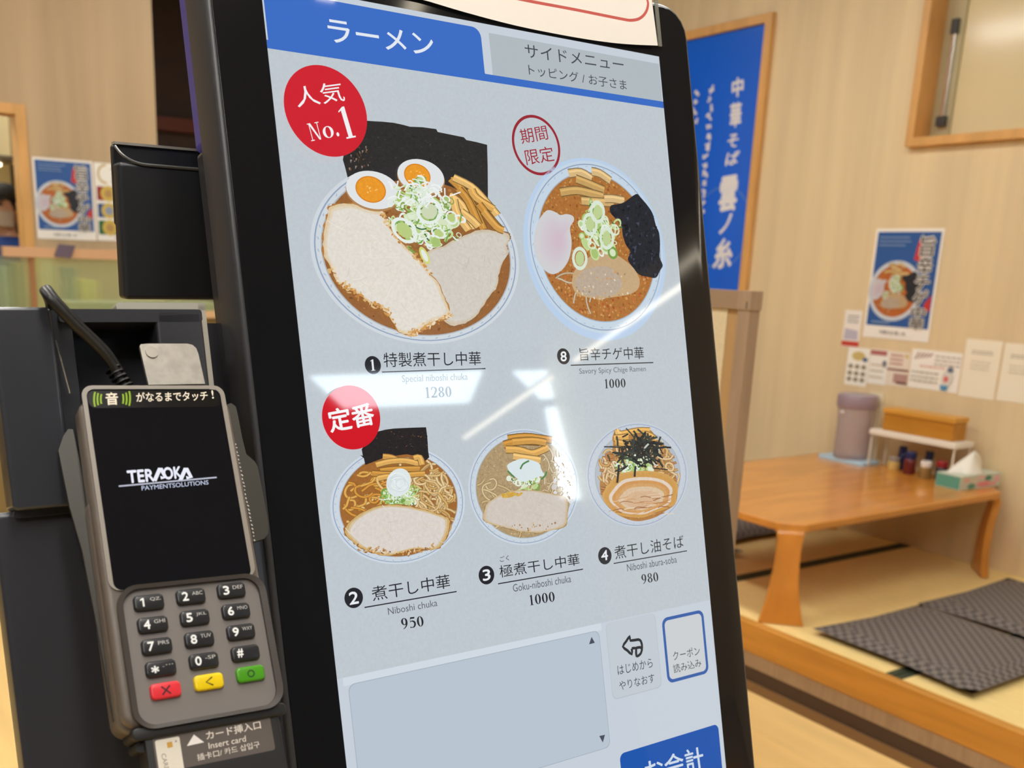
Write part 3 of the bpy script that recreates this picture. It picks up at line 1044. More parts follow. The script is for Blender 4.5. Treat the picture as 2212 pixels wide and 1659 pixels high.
def pic3(a):
    d, c, r = D3, Z0, 1
    U = lambda f, pts: unit(f, pts, d)
    a.dish(d)
    bowl(a, c, r, (202, 212, 222), (174, 150, 112), .87, 1.2)
    crumbs(a, c, r, [(190, 166, 124), (150, 124, 88), (206, 184, 146)], 420, .84, .012)
    noodles(a, c, r, [(214, 190, 144), (204, 178, 130)], 22, -.8, -.1, -.3, .45, .028)
    noodles(a, c, r, [(206, 182, 142), (216, 196, 160)], 30, .25, .8, -.45, .3, .024)
    strips(a, c, r, [U(B2, s_) for s_ in (((930, 470), (1200, 440), (1450, 470), (1590, 490)), ((870, 560), (1100, 510), (1400, 520)), ((900, 630), (1100, 640), (1280, 690), (1400, 660), (1530, 600)), ((1010, 730), (1200, 760), (1420, 790)), ((1000, 520), (1300, 500), (1500, 530)))], .11, MEN)
    for i in range(110):
        x, y = R.gauss(1800, 80), R.uniform(730, 1400)
        x += (y - 1000) * .12
        u_ = U(B2, [(x, y)])[0]
        if math.hypot(*u_) > .9:
            continue
        a.ell(u_, R.uniform(.02, .06), R.uniform(.02, .05), R.choice([(226, 226, 224), (216, 216, 216), (232, 232, 230), (206, 200, 194)]), R.uniform(0, 3), k=9)
    scallions(a, c, r, U(B2, [(1180, 1060)])[0], .34, .26, 60)
    a.poly(U(B2, spline([(920, 860), (1080, 780), (1200, 775), (1380, 830), (1420, 920), (1460, 1020), (1380, 1040), (1150, 1110), (1000, 1010), (940, 950)])), (216, 228, 230), .15)
    for p_, w_ in ((((1110, 925), (1150, 850), (1240, 800)), .03), (((920, 950), (980, 1010), (1020, 1050)), .03), (((1420, 1080), (1480, 1020), (1500, 960)), .03)):
        a.line(U(B2, p_), w_, (86, 136, 80), n=3)
    meat(a, c, r, U(B2, [(556, 1659), (600, 1450), (700, 1370), (850, 1290), (1000, 1250), (1130, 1238), (1300, 1245), (1500, 1275), (1650, 1310), (1770, 1340), (1820, 1430), (1812, 1620), (1780, 1760), (1600, 1830), (1350, 1870), (1100, 1850), (850, 1790), (640, 1730)]), (208, 198, 188), (204, 180, 140), (160, 134, 94), .016)
    for i in range(40):
        x = R.uniform(840, 1120)
        a.ell(U(B2, [(x, 1290 + (1120 - x) * .12 + R.gauss(0, 18))])[0], R.uniform(.02, .05), .02, R.choice([(206, 162, 60), (212, 174, 84), (200, 160, 90)]), -.25, k=8)
    crumbs(a, c, r, [(196, 166, 120), (170, 136, 92), (212, 186, 146), (146, 116, 80)], 300, .85, .02, lambda x, y: y > .6)


D4 = ovalfit(B3(255, 850), B3(330, 630), B3(500, 425), B3(700, 295), B3(900, 232), B3(1040, 222), B3(1300, 285), B3(1550, 460), B3(1710, 750), B5(1200, 15), B5(1300, 90), B5(1450, 148), B5(1560, 160), B5(1700, 130), B5(1860, 20))


def pic4(a):
    d, c, r = D4, Z0, 1
    U = lambda pts: unit(B3, pts, d)
    a.dish(d)
    bowl(a, c, r, (196, 204, 214), (178, 186, 194), .83, 0)
    body = U([(440, 1150), (480, 900), (500, 740), (600, 690), (640, 560), (630, 450), (690, 320), (800, 380), (1000, 330), (1180, 330), (1280, 440), (1400, 560), (1470, 720), (1540, 900), (1600, 1120), (1600, 1300), (1560, 1450), (1400, 1560), (1250, 1650), (1000, 1700), (780, 1640), (600, 1520), (480, 1350)])
    a.poly(spline(body, 4), (176, 124, 70), 1.0)
    noodles(a, c, r, [(222, 184, 126), (206, 160, 100), (228, 196, 150), (190, 130, 80)], 170, -.72, .72, -.5, .85, .034, .8)
    strips(a, c, r, [U(s_) for s_ in (((690, 340), (720, 400), (860, 380)), ((760, 400), (1000, 350), (1180, 350)), ((640, 460), (760, 450), (860, 440)), ((660, 520), (780, 540), (900, 530)), ((1100, 400), (1200, 430), (1270, 500)))], .1, MEN)
    scallions(a, c, r, U([(980, 850)])[0], .42, .24, 70)
    pk = U([(470, 1300), (540, 1180), (640, 1060), (760, 985), (950, 955), (1100, 950), (1280, 965), (1450, 1020), (1560, 1110), (1600, 1200), (1575, 1330), (1560, 1430), (1450, 1500), (1300, 1560), (1100, 1640), (900, 1640), (700, 1600), (560, 1480), (490, 1400)])
    a.poly(spline(pk, 4), (206, 160, 90), .4)
    m = U([(1060, 1420)])[0]
    for s_, col in ((.94, (204, 154, 84)), (.80, (222, 206, 190)), (.70, (206, 150, 90)), (.6, (208, 160, 104)), (.5, (216, 190, 158)), (.36, (212, 178, 144))):
        a.poly(spline([(m[0] + (x - m[0]) * (s_ * .8 + .2), m[1] + (y - m[1]) * s_) for x, y in pk], 4), col, .5)
    for i in range(40):
        x, y = R.uniform(600, 1500), R.uniform(1300, 1600)
        a.line(U([(x - R.uniform(40, 130), y + R.uniform(0, 30)), (x, y), (x + R.uniform(40, 130), y + R.uniform(-40, 30))]), R.uniform(.008, .02), R.choice([(206, 156, 110), (188, 132, 84), (228, 208, 182), (160, 110, 72)]), n=3)
    for i in range(150):
        x, y = R.gauss(1020, 190), R.gauss(640, 140)
        if not 380 < y < 940:
            continue
        th, l = R.uniform(0, PI), R.uniform(40, 120)
        a.line(U([(x - l * math.cos(th), y - l * math.sin(th)), (x + R.uniform(-14, 14), y), (x + l * math.cos(th), y + l * math.sin(th))]), R.uniform(.022, .04), R.choice([(40, 44, 44), (54, 60, 56), (34, 36, 38), (62, 68, 62), (46, 52, 50)] + ([(196, 200, 190)] if R.random() < .2 else [])), n=3)
    for p_ in (((700, 860), (690, 1000), (675, 1130)), ((950, 880), (940, 960), (935, 1040)), ((1200, 620), (1300, 610), (1410, 595)), ((1230, 520), (1300, 540), (1370, 550))):
        a.line(U(p_), .04, (46, 50, 52), n=3)


for nm, fn, lb in (('menu_picture', pic1, 'large picture of ramen with two eggs, seaweed sheet and pork'), ('menu_picture', pic8, 'picture of spicy orange ramen with black seaweed'), ('menu_picture', pic2, 'picture of brown soup ramen with a seaweed sheet, lower left'), ('menu_picture', pic3, 'picture of cloudy soup ramen with white topping'), ('menu_picture', pic4, 'picture of soupless noodles with shredded seaweed')):
    ui(nm, fn, lb)
ui('badge', badge1, 'large red round badge with white lettering', .0085e0 * 0 + .0075)
ui('badge', badge2, 'round badge with a thin dark red outline')
ui('badge', badge3, 'small red round badge above the lower left dish', .0032)


def caption(f, disc, num, nq, name, nmq, ul, eng, eq, price, pq, ink=INK, eink=(96, 98, 106), extra=None):
    def fn(a):
        c, r = circ(f, *disc)
        a.ell(c, r, r, ink, k=36)
        if num == '1':
            S(a, num, f, *nq, (232, 236, 240))
        else:
            T(a, num, f, *nq, (232, 236, 240), .03)
        T(a, name, f, *nmq, ink)
        p, q_ = SF.at(*f(*ul[0])), SF.at(*f(*ul[1]))
        a.line([p, (q_[0], p[1])], .0008, ink)
        T(a, eng, f, *eq, eink)
        S(a, price, f, *pq, ink if extra != 1 else (72, 82, 98))
        if extra and extra != 1:
            T(a, *extra)
    ui('dish_caption', fn, 'black lettering for dish number ' + num)


caption(K7, ((825, 300), (982, 305), (905, 220), (905, 390)), '1', ((878, 362), (938, 355), (868, 255)), '特製煮干し中華', ((1010, 326), (1938, 306), (1003, 186)), ((990, 372), (1980, 340)), 'Special niboshi chuka', ((1185, 490), (1812, 466), (1180, 402)), '1280', ((1405, 620), (1660, 608), (1397, 518)), eink=(104, 110, 118), extra=1)
caption(K8, ((540, 222), (662, 222), (600, 145), (603, 298)), '8', ((577, 270), (632, 266), (572, 178)), '旨辛チゲ中華', ((762, 264), (1372, 246), (752, 142)), ((670, 307), (1458, 272)), 'Savory Spicy Chige Ramen', ((755, 405), (1390, 378), (750, 338)), '1000', ((993, 528), (1198, 518), (987, 440)), eink=(104, 108, 114))
caption(B4, ((277, 940), (457, 930), (365, 838), (368, 1033)), '2', ((330, 1000), (415, 985), (320, 885)), '煮干し中華', ((548, 968), (1292, 838), (532, 830)), ((470, 1027), (1350, 870)), 'Niboshi chuka', ((698, 1098), (1168, 1012), (690, 1032)), '950', ((826, 1232), (1042, 1205), (812, 1132)))
caption(B5, ((133, 585), (273, 580), (203, 500), (205, 665)), '3', ((175, 635), (240, 622), (168, 540)), '極煮干し中華', ((325, 608), (1030, 492), (312, 500)), ((305, 660), (1057, 527)), 'Goku-niboshi chuka', ((440, 732), (953, 645), (434, 665)), '1000', ((583, 852), (812, 815), (573, 762)), extra=('ごく', B5, (325, 468), (405, 452), (318, 420), INK))
caption(B5, ((1190, 410), (1310, 410), (1250, 335), (1252, 488)), '4', ((1222, 455), (1278, 445), (1217, 370)), '煮干し油そば', ((1342, 445), (1952, 338), (1330, 328)), ((1328, 480), (1977, 370)), 'Niboshi abura-soba', ((1450, 550), (1888, 472), (1443, 487)), '980', ((1578, 660), (1728, 635), (1568, 578)), ink=(52, 53, 58))


def orderp(a):
    p0, p1 = SF.at(752, 1480), SF.at(1316, 1609)
    bt = SF.at(1200, 1647)[1]
    band = SF.at(746, 1463)[1]
    a.poly([(SA0 + .004, band), (SA0 + .004, p0[1]), (p1[0] + .003, p0[1]), (p1[0] + .003, band)], (208, 217, 226))
    a.poly(rrect(p0[0] - .0005, p1[0] + .0005, p0[1] - .0005, bt + .0005, .005), (164, 176, 188))
    a.poly(rrect(p0[0], p1[0], p0[1], bt, .005), (184, 196, 208))
    a.poly([SF.at(*B7(*p)) for p in ((315, 450), (370, 435), (338, 378))], (74, 80, 90))
    a.poly([SF.at(*B7(*p)) for p in ((412, 1325), (467, 1313), (446, 1388))], (74, 80, 90))


ui('order_panel', orderp, 'empty blue grey order list panel with two small arrows')


def restart(a):
    p0, p1 = SF.at(*B7(463, 250)), SF.at(*B7(1010, 870))
    p2 = SF.at(*B7(545, 975))
    a.poly(rrect(p2[0] - .0004, p1[0] + .0004, p0[1], p2[1] + .0006, .005), (180, 188, 196))
    a.poly(rrect(p2[0], p1[0], p0[1], p2[1], .005), (194, 202, 210))
    L_ = lambda pts: a.line([SF.at(*B7(*p)) for p in pts], .0022, (44, 48, 54), n=2)
    L_([(722, 490), (724, 546), (680, 508), (638, 472), (670, 420), (704, 372), (710, 414), (785, 404), (812, 425), (821, 480), (812, 530), (790, 555), (768, 562), (764, 520), (760, 486), (722, 490)])
    L_([(760, 486), (800, 478), (818, 490)])
    T(a, 'はじめから', B7, (592, 745), (925, 668), (582, 655), (66, 70, 76))
    T(a, 'やりなおす', B7, (610, 890), (945, 810), (598, 805), (66, 70, 76))


def coupon(a):
    p0, p1 = SF.at(*B7(1010, 192)), SF.at(*B7(1458, 715))
    tp, bt = SF.at(*B7(1200, 160))[1], SF.at(*B7(1300, 765))[1]
    a0, a1 = SF.at(*B7(1035, 500))[0], SF.at(*B7(1432, 420))[0]
    a.poly(rrect(a0, a1, tp, bt, .006), (58, 98, 168))
    a.poly(rrect(a0 + .0026, a1 - .0026, tp + .0026, bt - .0026, .004), (202, 207, 211))
    T(a, 'クーポン', B7, (1122, 604), (1378, 548), (1110, 520), (70, 74, 80))
    T(a, '読み込み', B7, (1128, 727), (1392, 662), (1112, 645), (70, 74, 80))


def pay(a):
    a0, a1 = SF.at(*B7(610, 1550))[0], SF.at(*B7(1565, 1400))[0]
    tp = SF.at(*B7(1100, 1345))[1]
    a.poly(rrect(a0, a1, tp, tp + .062, .005), (30, 86, 172))
    T(a, 'お会計', B7, (868, 1790), (1418, 1630), (838, 1570), (206, 218, 232), .014)


ui('restart_button', restart, 'grey button with a return arrow and two lines of lettering')
ui('coupon_button', coupon, 'button with a blue rounded outline and two lines of lettering')
ui('pay_button', pay, 'solid blue button with large white lettering')

# payment module on the left of the screen
CA0, CA1 = -.301, HA0 + .0
md = MB()
mt, mbm = -.1475, -.0375
md.rbox(SF, -.252 - .004, -.1745, mt, mt + .0075, -.04, -.0, .002)
md.rbox(SF, -.2025, -.1745, mt, mbm, -.05, -.0, .004, .002)
md.rbox(SF, -.2625, -.2490, mt, mbm, -.05, -.004, .001)
md.rbox(SF, -.256, -.1745, mt + .001, mbm, -.05, -.035, .001)
md.build('coin_module', m_blackm, kio, smooth=True, label='black module with a square recess behind the terminal')
MB().rbox(SF, -.292, -.2605, mt, mbm, -.02, .006, .003, .002).build('side_panel', mat('graphite_panel', (58, 60, 66), .22), kio, smooth=True, label='glossy black narrow panel at the left edge')
MB().rbox(SF, CA0, CA1 + .012, mbm, .55, -.03, -.006, .004, .003).rbox(SF, CA0 + .01, CA1 + .012, mbm - .0005, mbm + .004, -.03, -.002, .002).build('cabinet', m_blackm, kio, smooth=True)
lt = MB()
lt.rbox(SF, -.2215, -.1685, -.1535, -.1487, -.02, -.0105, .002).rbox(SF, -.1728, -.1685, -.1535, -.04, -.02, -.0105, .0005)
lt.build('edge_plate', m_alu, kio, label='light metal edge around the black module')
MB().box(-1.0, -.62, .0, .8, 0, .72).build('pedestal', m_blackm, kio, bevel=.01)
MB().rbox(SF, HA0 + .02, HA1 - .02, .30, .62, -.12, -.02, .01).build('lower_front', m_blackm, kio)

# upright box behind
q0, q1 = onplane(0, -.74)(254, 306.5), onplane(0, -.74)(267, 647)
ub = thing('upright_unit', (-.79, .28, q1.z), 'upright glossy black unit with a lipped top edge behind the ticket machine', 'unit')
y0 = (q0.y + q1.y) / 2
UF = Frame((-.74, 0, 0), (0, 1, 0), (0, 0, -1))
bd = MB()
bd.rbox(UF, y0, y0 + .2, -q0.z + .0125, -q1.z, -.014, 0, .003, .003)
bd.rbox(UF, y0, y0 + .2, -q0.z, -q1.z - .05, -.018, -.012, .003, .001)
bd.build('shell', mat('black_unit_shell', (42, 43, 46), .4), ub, smooth=True)
MB().tube(spline([UF.p(y0 + .0015, -q0.z + .002, -.010), UF.p(y0 + .0045, -q0.z + .008, -.003), UF.p(y0 + .013, -q0.z + .0125, .0), UF.p(y0 + .03, -q0.z + .0135, .0005), UF.p(y0 + .1, -q0.z + .0135, .0005), UF.p(y0 + .19, -q0.z + .0135, .0005)], 5, False), .0011, 8).build('lip', mat('grey_lip', (92, 92, 88), .3), ub, smooth=True, label='rounded grey lip below the top edge')
MB().box(-.758, -.750, y0 + .001, y0 + .2, q0.z - .0005, q0.z + .0012).build('top_edge', m_alu, ub, label='thin light metal line along the top')

# paper notice on top of the screen
nf = SF.off(.002)
no = Art(nf, n=.001)
edge = spline([(860, -8), (908, 0), (1000, 27), (1110, 56), (1219, 78), (1300, 91), (1360, 97), (1419, 99.5)], 4, False)
pp = [nf.at(*p) for p in edge] + [nf.at(1402, -30), nf.at(1385, -130), nf.at(840, -200)]
no.poly([(a_, t_) for a_, t_ in pp], (248, 242, 234), .03)
seg = [(905, -62), (1010, -28), (1119, -1), (1240, 22), (1340, 42), (1362, 45), (1380, 41), (1393, 28), (1398, 10), (1394, -10), (1380, -90)]
no.line([nf.at(*p) for p in seg], .0023, (206, 92, 84), n=4)
nt_ = thing('paper_notice', SF.p(.12, -.40, .004), 'white paper notice with a red rounded outline in a clear sleeve above the screen', 'notice')
no.build('paper_sheet', PAPER, nt_)
sl = MB()
s0, s1 = nf.at(1409, 2), nf.at(1429, 101)
sl.rbox(SF, s1[0] - .0035, s1[0], s1[1] - .14, s1[1], .0018, .0028, .0004)
sl.build('clear_sleeve', mat('clear_sleeve_plastic', (150, 150, 138), .12, alpha=.55), nt_, label='clear plastic sleeve edge')

# ------------------------------------------------------------------ payment terminal
ter = thing('payment_terminal', TF.p(.16, .09, -.03), 'grey card payment terminal with colour function keys mounted left of the screen', 'card terminal')
TA0, TA1 = .1185, .2035
body = MB()
body.rbox(TF, TA0, TA1, .0016, .1835, -.013, -.0003, .008, .0035)
body.rbox(TF, TA0 - .001, TA1 + .001, .055, .186, -.028, -.006, .008, .003)
body.build('body', m_term, ter, smooth=True)
gl = TF.at(188, 850), TF.at(470, 838), TF.at(243, 1262), TF.at(538, 1215)
ga0, ga1, gt0, gt1 = gl[0][0], gl[1][0], (gl[0][1] + gl[1][1]) / 2, .1112
rim = MB()
o_, i_ = rrect(ga0 - .003, ga1 + .0033, gt0 - .0028, gt1, .006), rrect(ga0 - .0006, ga1 + .0006, gt0 - .0006, gt1, .0045)
k_ = len(o_)
vs = [TF.p(*p, -.0004) for p in o_] + [TF.p(*p, .0009) for p in o_] + [TF.p(*p, .0009) for p in i_]
rim.add(vs, [(i, (i + 1) % k_, k_ + (i + 1) % k_, k_ + i) for i in range(k_)] + [(k_ + i, k_ + (i + 1) % k_, 2 * k_ + (i + 1) % k_, 2 * k_ + i) for i in range(k_)])
rim.build('screen_rim', m_rim, ter, smooth=True, label='light grey rim around the terminal screen')
tsc = Art(TF, n=.0003)
tsc.poly(rrect(ga0 - .0006, ga1 + .0006, gt0 - .0006, gt1, .0045), (10, 11, 14))
ts = tsc.build('terminal_screen', print_mat('dark_terminal_display', 1.0, .05), ter, label='dark terminal screen')
TS = _mats['dark_terminal_display']
lg = Art(TF, n=.0004)
WH = (236, 238, 250)
T(lg, 'TER', T1, (562, 1078), (810, 1058), (548, 965), WH, .05)
T(lg, 'OK', T1, (905, 1045), (1075, 1030), (890, 935), WH, .05)
for x in (800, 1045):     # the two open-footed letters of the logo
    lg.line([TF.at(*T1(*p)) for p in ((x + 12, 1058), (x + 62, 942), (x + 72, 942), (x + 116, 1024), (x + 70, 1028))], .0021, WH, n=1)
lg.line([TF.at(*T1(470, 1110)), TF.at(*T1(1405, 1025))], .0009, (186, 190, 204))
T(lg, 'PAYMENTSOLUTIONS', T1, (690, 1150), (1328, 1092), (686, 1108), (190, 198, 222), .02)
lg.build('screen_logo', TS, ts, label='white lettering on the dark terminal screen')
hs = Art(TF, n=.0004)
hs.poly(rrect(ga0, ga1, gt0, gt0 + .0105, .004), (16, 15, 14))
WT = (236, 226, 206)
T(hs, '音', T1, (352, 333), (466, 328), (342, 218), WT, .03)
T(hs, 'がなるまでタッチ', T1, (640, 306), (1322, 288), (634, 215), WT, .02)
T(hs, '!', T1, (1362, 272), (1380, 270), (1352, 195), WT, .03)
GR = (142, 178, 40)
for cx_, sg in ((330, -1), (482, 1)):
    for j, rr in enumerate((26, 58, 90)):
        pts = []
        for g in range(-3, 4):
            th = g * .27
            hh = (40, 50, 60)[j] / .78
            pts.append(TF.at(*T1(cx_ + sg * (rr + (hh * .22) * (math.cos(th * 1.4) - 1) + 6), 276 + hh * math.sin(th) * 1.25 + sg * (rr - 20) * -.06)))
        hs.line(pts, .00095, GR, n=2)
hs.build('touch_label', GLOSSY, ter, label='black label strip with green wave marks and white lettering')
kp0, kp1, kt0, kt1 = .1262, .2005, .1108, .1835
kw = MB()
o_, i_ = rrect(kp0 - .0028, kp1 + .0035, kt0 - .0012, kt1 + .002, .011, 8), rrect(kp0, kp1, kt0 + .001, kt1, .009, 8)
k_ = len(o_)
vs = [TF.p(*p, -.004) for p in o_] + [TF.p(*p, .0035) for p in o_] + [TF.p(*p, .003) for p in i_] + [TF.p(*p, -.001) for p in i_]
kw.add(vs, [(j * k_ + i, j * k_ + (i + 1) % k_, (j + 1) * k_ + (i + 1) % k_, (j + 1) * k_ + i) for j in range(3) for i in range(k_)])
kw.build('keypad_surround', m_termd, ter, smooth=True, label='raised dark surround of the keypad')
MB().prism(TF, rrect(kp0 - .001, kp1 + .001, kt0, kt1 + .001, .009), -.003, .0006).build('keypad_plate', m_well, ter)
keys = [('1', 'QZ.'), ('2', 'ABC'), ('3', 'DEF'), ('4', 'GHI'), ('5', 'JKL'), ('6', 'MNO'), ('7', 'PRS'), ('8', 'TUV'), ('9', 'WXY'), ('*', ',\'"'), ('0', '-SP'), ('#', ''), ('x', ''), ('<', ''), ('o', '')]
centers = [(560, 560), (978, 500), (1382, 440), (600, 780), (1018, 710), (1428, 645), (640, 995), (1063, 925), (1477, 852), (680, 1215), (1108, 1140), (1522, 1063), (728, 1435), (1158, 1350), (1572, 1270)]
m_kc = [mat('red_key', (226, 52, 62), .3), mat('yellow_key', (236, 204, 14), .3), mat('green_key', (74, 152, 24), .3)]
lab = ['red cancel key', 'yellow back key', 'green enter key']
for i, ((ch, sub), ctr) in enumerate(zip(keys, centers)):
    a_, t_ = TF.at(*T2(*ctr), .002)
    wk, hk = .0158, .0085
    ke = MB().rbox(TF, a_ - wk / 2, a_ + wk / 2, t_ - hk / 2, t_ + hk / 2, .0004, .003, .0024, .0012).build('key', m_key if i < 12 else m_kc[i - 12], ter, smooth=True, label=None if i < 12 else lab[i - 12])
    lt_ = Art(TF, n=.00302)
    wc = (238, 240, 238)
    if i < 12:
        hh = .0046
        ww = .0032 if ch != '1' else .0012
        cx_ = a_ - .0032
        y_ = t_ + .0021
        if ch == '*':
            lt_.text('*', (cx_ - .0018, y_), (cx_ + .0018, y_), (cx_ - .0018, y_ - .0036), wc, .06)
        else:
            if ch == '1':
                lt_.quads([[(cx_ - .0003, y_), (cx_ + .0006, y_), (cx_ + .0006, y_ - hh), (cx_ - .0003, y_ - hh)], [(cx_ - .0014, y_ - hh * .68), (cx_ - .0003, y_ - hh * .82), (cx_ - .0003, y_ - hh), (cx_ - .0014, y_ - hh * .84)]], wc)
            else:
                lt_.text(ch, (cx_ - ww / 2, y_), (cx_ + ww / 2, y_), (cx_ - ww / 2, y_ - hh), wc, .045)
        if sub:
            lt_.text(sub, (a_ + .0006, t_ - .0004), (a_ + .0063, t_ - .0004), (a_ + .0006, t_ - (.0024 if ch != '*' else .0015)), (196, 194, 190))
    elif ch == 'x':
        for s_ in (-1, 1):
            lt_.line([(a_ - .0022, t_ - .0022 * s_), (a_ + .0022, t_ + .0022 * s_)], .0009, (70, 20, 26))
    elif ch == '<':
        lt_.line([(a_ + .0018, t_ - .0022), (a_ - .0018, t_), (a_ + .0018, t_ + .0022)], .0008, (70, 56, 10))
    else:
        lt_.ring((a_, t_), .0013, .0021, (28, 70, 14))
    lt_.build('key_legend', PAPER, ke)
# card slot below the keys and its label
cs = MB()
cs.rbox(TF, kp0 - .004, kp1 + .004, .183, .190, -.024, .001, .003, .001).rbox(TF, kp0 - .002, kp1 + .002, .190, .1955, -.024, -.004, .002)
cs.build('card_slot', m_blackr, ter, smooth=True, label='black card slot below the keypad')
cl = [TF.at(*TC(*p)) for p in ((200, 760), (1945, 385), (2045, 900), (300, 1230))]
la0, la1, lt0, lt1 = cl[0][0], cl[1][0], cl[0][1], cl[2][1]
MB().rbox(TF, la0 - .004, la1 + .005, lt0 - .002, .27, -.02, -.0006, .003, .001).build('card_guide', m_blackr, ter, smooth=True)
ca = Art(TF, n=-.00055)
ca.poly(rrect(la0, la1, lt0, lt1 + .0022, .0014), (92, 84, 78))
ca.poly(rrect(*(TF.at(*TC(250, 900))[0], TF.at(*TC(620, 850))[0], TF.at(*TC(450, 790))[1], lt1 + .006), .001), (222, 214, 198))
ca.poly([TF.at(*TC(*p)) for p in ((418, 855), (432, 940), (512, 922), (498, 838))], (196, 150, 60))
ca.poly([TF.at(*TC(*p)) for p in ((540, 850), (575, 842), (556, 815))], (120, 114, 104))
T(ca, 'CARD', TC, (335, 1030), (395, 1290), (402, 1015), (116, 108, 100))
ca.poly([TF.at(*TC(*p)) for p in ((720, 908), (978, 852), (825, 735))], (234, 228, 222))
WT = (222, 212, 200)
T(ca, 'カード挿入口', TC, (1020, 815), (1830, 645), (1000, 692), WT, .02)
T(ca, 'Insert card', TC, (1050, 950), (1605, 838), (1040, 862), WT, .012)
T(ca, '插卡口/ 카드 삽입구', TC, (885, 1130), (1815, 925), (868, 1032), WT, .008)
ca.build('card_label', PAPER, ter, label='grey card slot label with a white card drawing')
# small worn marks along the right side, too blurred to read
sm = Art(TF, n=-.002)
for i in range(26):
    x, y = 508 + i * 1.62, 958 + i * 8.3
    sm.line([TF.at(x, y, -.002), TF.at(x + R.uniform(1, 4), y + R.uniform(1, 5), -.002)], .0006, (206, 200, 190))
sm.build('side_marking', PAPER, ter)
# mounting plates behind the terminal
mp = thing('mounting_bracket', TF.p(.17, .05, -.04), 'grey metal mounting bracket holding the card terminal', 'bracket')
pl_ = MB()
rp = [T1(*p) for p in ((1500, 330), (1545, 312), (1590, 345), (1612, 440), (1650, 640), (1690, 800), (1770, 870), (1800, 920), (1850, 1180), (1905, 1480), (1900, 1560), (1860, 1610), (1700, 1659), (1500, 1200))]
pl_.prism(TF, [TF.at(*p, -.0145) for p in rp], -.017, -.0145)
pl_.build('side_plate', m_bracket, mp, label='dark grey plate beside the right edge of the terminal')
LB = K(0, 900, 2.187)
rp = [LB(*p) for p in ((322, 58), (300, 90), (276, 160), (330, 430), (390, 640), (460, 1000), (536, 1440), (600, 1440), (480, 700), (345, 60))]
pl2 = MB()
pl2.prism(TF, [TF.at(*p, -.015) for p in rp], -.0175, -.015)
pl2.build('side_plate', m_bracket, mp)
up_ = MB()
rp = [T4(*p) for p in ((1335, 830), (1345, 812), (1400, 806), (1790, 806), (1840, 818), (1875, 850), (1895, 900), (1960, 1190), (1420, 1200), (1380, 1030))]
up_.prism(TF, [TF.at(*p, -.006) for p in rp], -.0085, -.006)
tp_ = up_.build('top_plate', m_steel, mp, label='light brushed metal plate with a screw above the terminal')
sq = TF.at(*T4(1450, 890), -.006)
MB().prism(TF, [(sq[0] + .0036 * math.cos(i * PI / 12), sq[1] + .0036 * math.sin(i * PI / 12)) for i in range(24)], -.007, -.0052).build('screw', mat('steel_screw', (150, 144, 134), .35, metal=.9), tp_, smooth=True)
MB().tube([TF.p(*TF.at(120, 735, -.006), -.006), TF.p(*TF.at(150, 850, -.014), -.014)], .0006, 8).build('bracket_edge', m_chrome, mp)

# cable of the terminal: two cords looping up and away
cb = thing('power_cable', TF.p(*TF.at(262, 830, -.02), -.02), 'black twin power cable rising from the top of the card terminal', 'cable')
for dn, dx in ((0, 0), (-.003, 7)):
    pts = [(268, 838, dn - .010), (248, 800, dn - .007), (225, 766, dn - .002), (195, 735, dn + .003), (160, 702, dn + .009), (128, 668, dn + .014), (104, 640, dn + .015), (96, 629, dn + .006), (98, 632, dn - .008), (108, 660, dn - .02), (112, 720, dn - .03)]
    P3 = [TF.p(*TF.at(x + dx, y - dx * .5, n), n) for x, y, n in pts]
    MB().tube(spline([tuple(p) for p in P3], 5, False), .0026, 12).build('cord', m_blackr, cb, smooth=True)
sr = MB()
for i in range(5):
    x, y = 243 + i * 6.5, 795 + i * 9.5
    p0 = TF.p(*TF.at(x, y, -.009), -.009)
    p1 = TF.p(*TF.at(x + 3.6, y + 5.4, -.009), -.009)
    sr.tube([p0, p0.lerp(p1, .25), p0.lerp(p1, .75), p1], [.003, .0048, .0048, .003], 14)
sr.build('strain_relief', m_blackr, cb, smooth=True, label='ribbed collar where the cable enters the terminal')

# ------------------------------------------------------------------ partition behind the ticket machine
YP_ = 1.6
pz = onplane(1, YP_)
tR = pz(1626, 629)
pt = thing('partition_screen', (tR.x - .5, YP_, 0), 'beige standing partition with a wooden post and cream fabric panel behind the ticket machine', 'partition')
bL, bR = pz(1594, 669).x, pz(1620, 669).x
zt, zr = tR.z, pz(1607, 669).z
MB().box(bL, bR, YP_, YP_ + .03, 0, zr).build('post', m_grey, pt)
MB().box(bL - .001, bR + .002, YP_ - .002, YP_ + .032, zr, zt).build('end_cap', m_grey, pt)
MB().box(tR.x - 1.0, bL - .001, YP_ - .001, YP_ + .031, zr, zt - .001).build('top_rail', mat('greige_rail', (160, 134, 108), .5), pt)
sl_ = MB().box(bR - .009, bR - .0065, YP_ - .0026, YP_ - .001, zr + .002, zr + .016).build('slot', m_dark, pt)
xt = pz(1566, 700).x
MB().box(xt, bL, YP_ + .006, YP_ + .026, 0, zr).build('inner_board', m_tan, pt)
MB().box(tR.x - 1.0, xt, YP_ + .004, YP_ + .026, 0, zr).build('fabric_panel', m_cloth, pt)

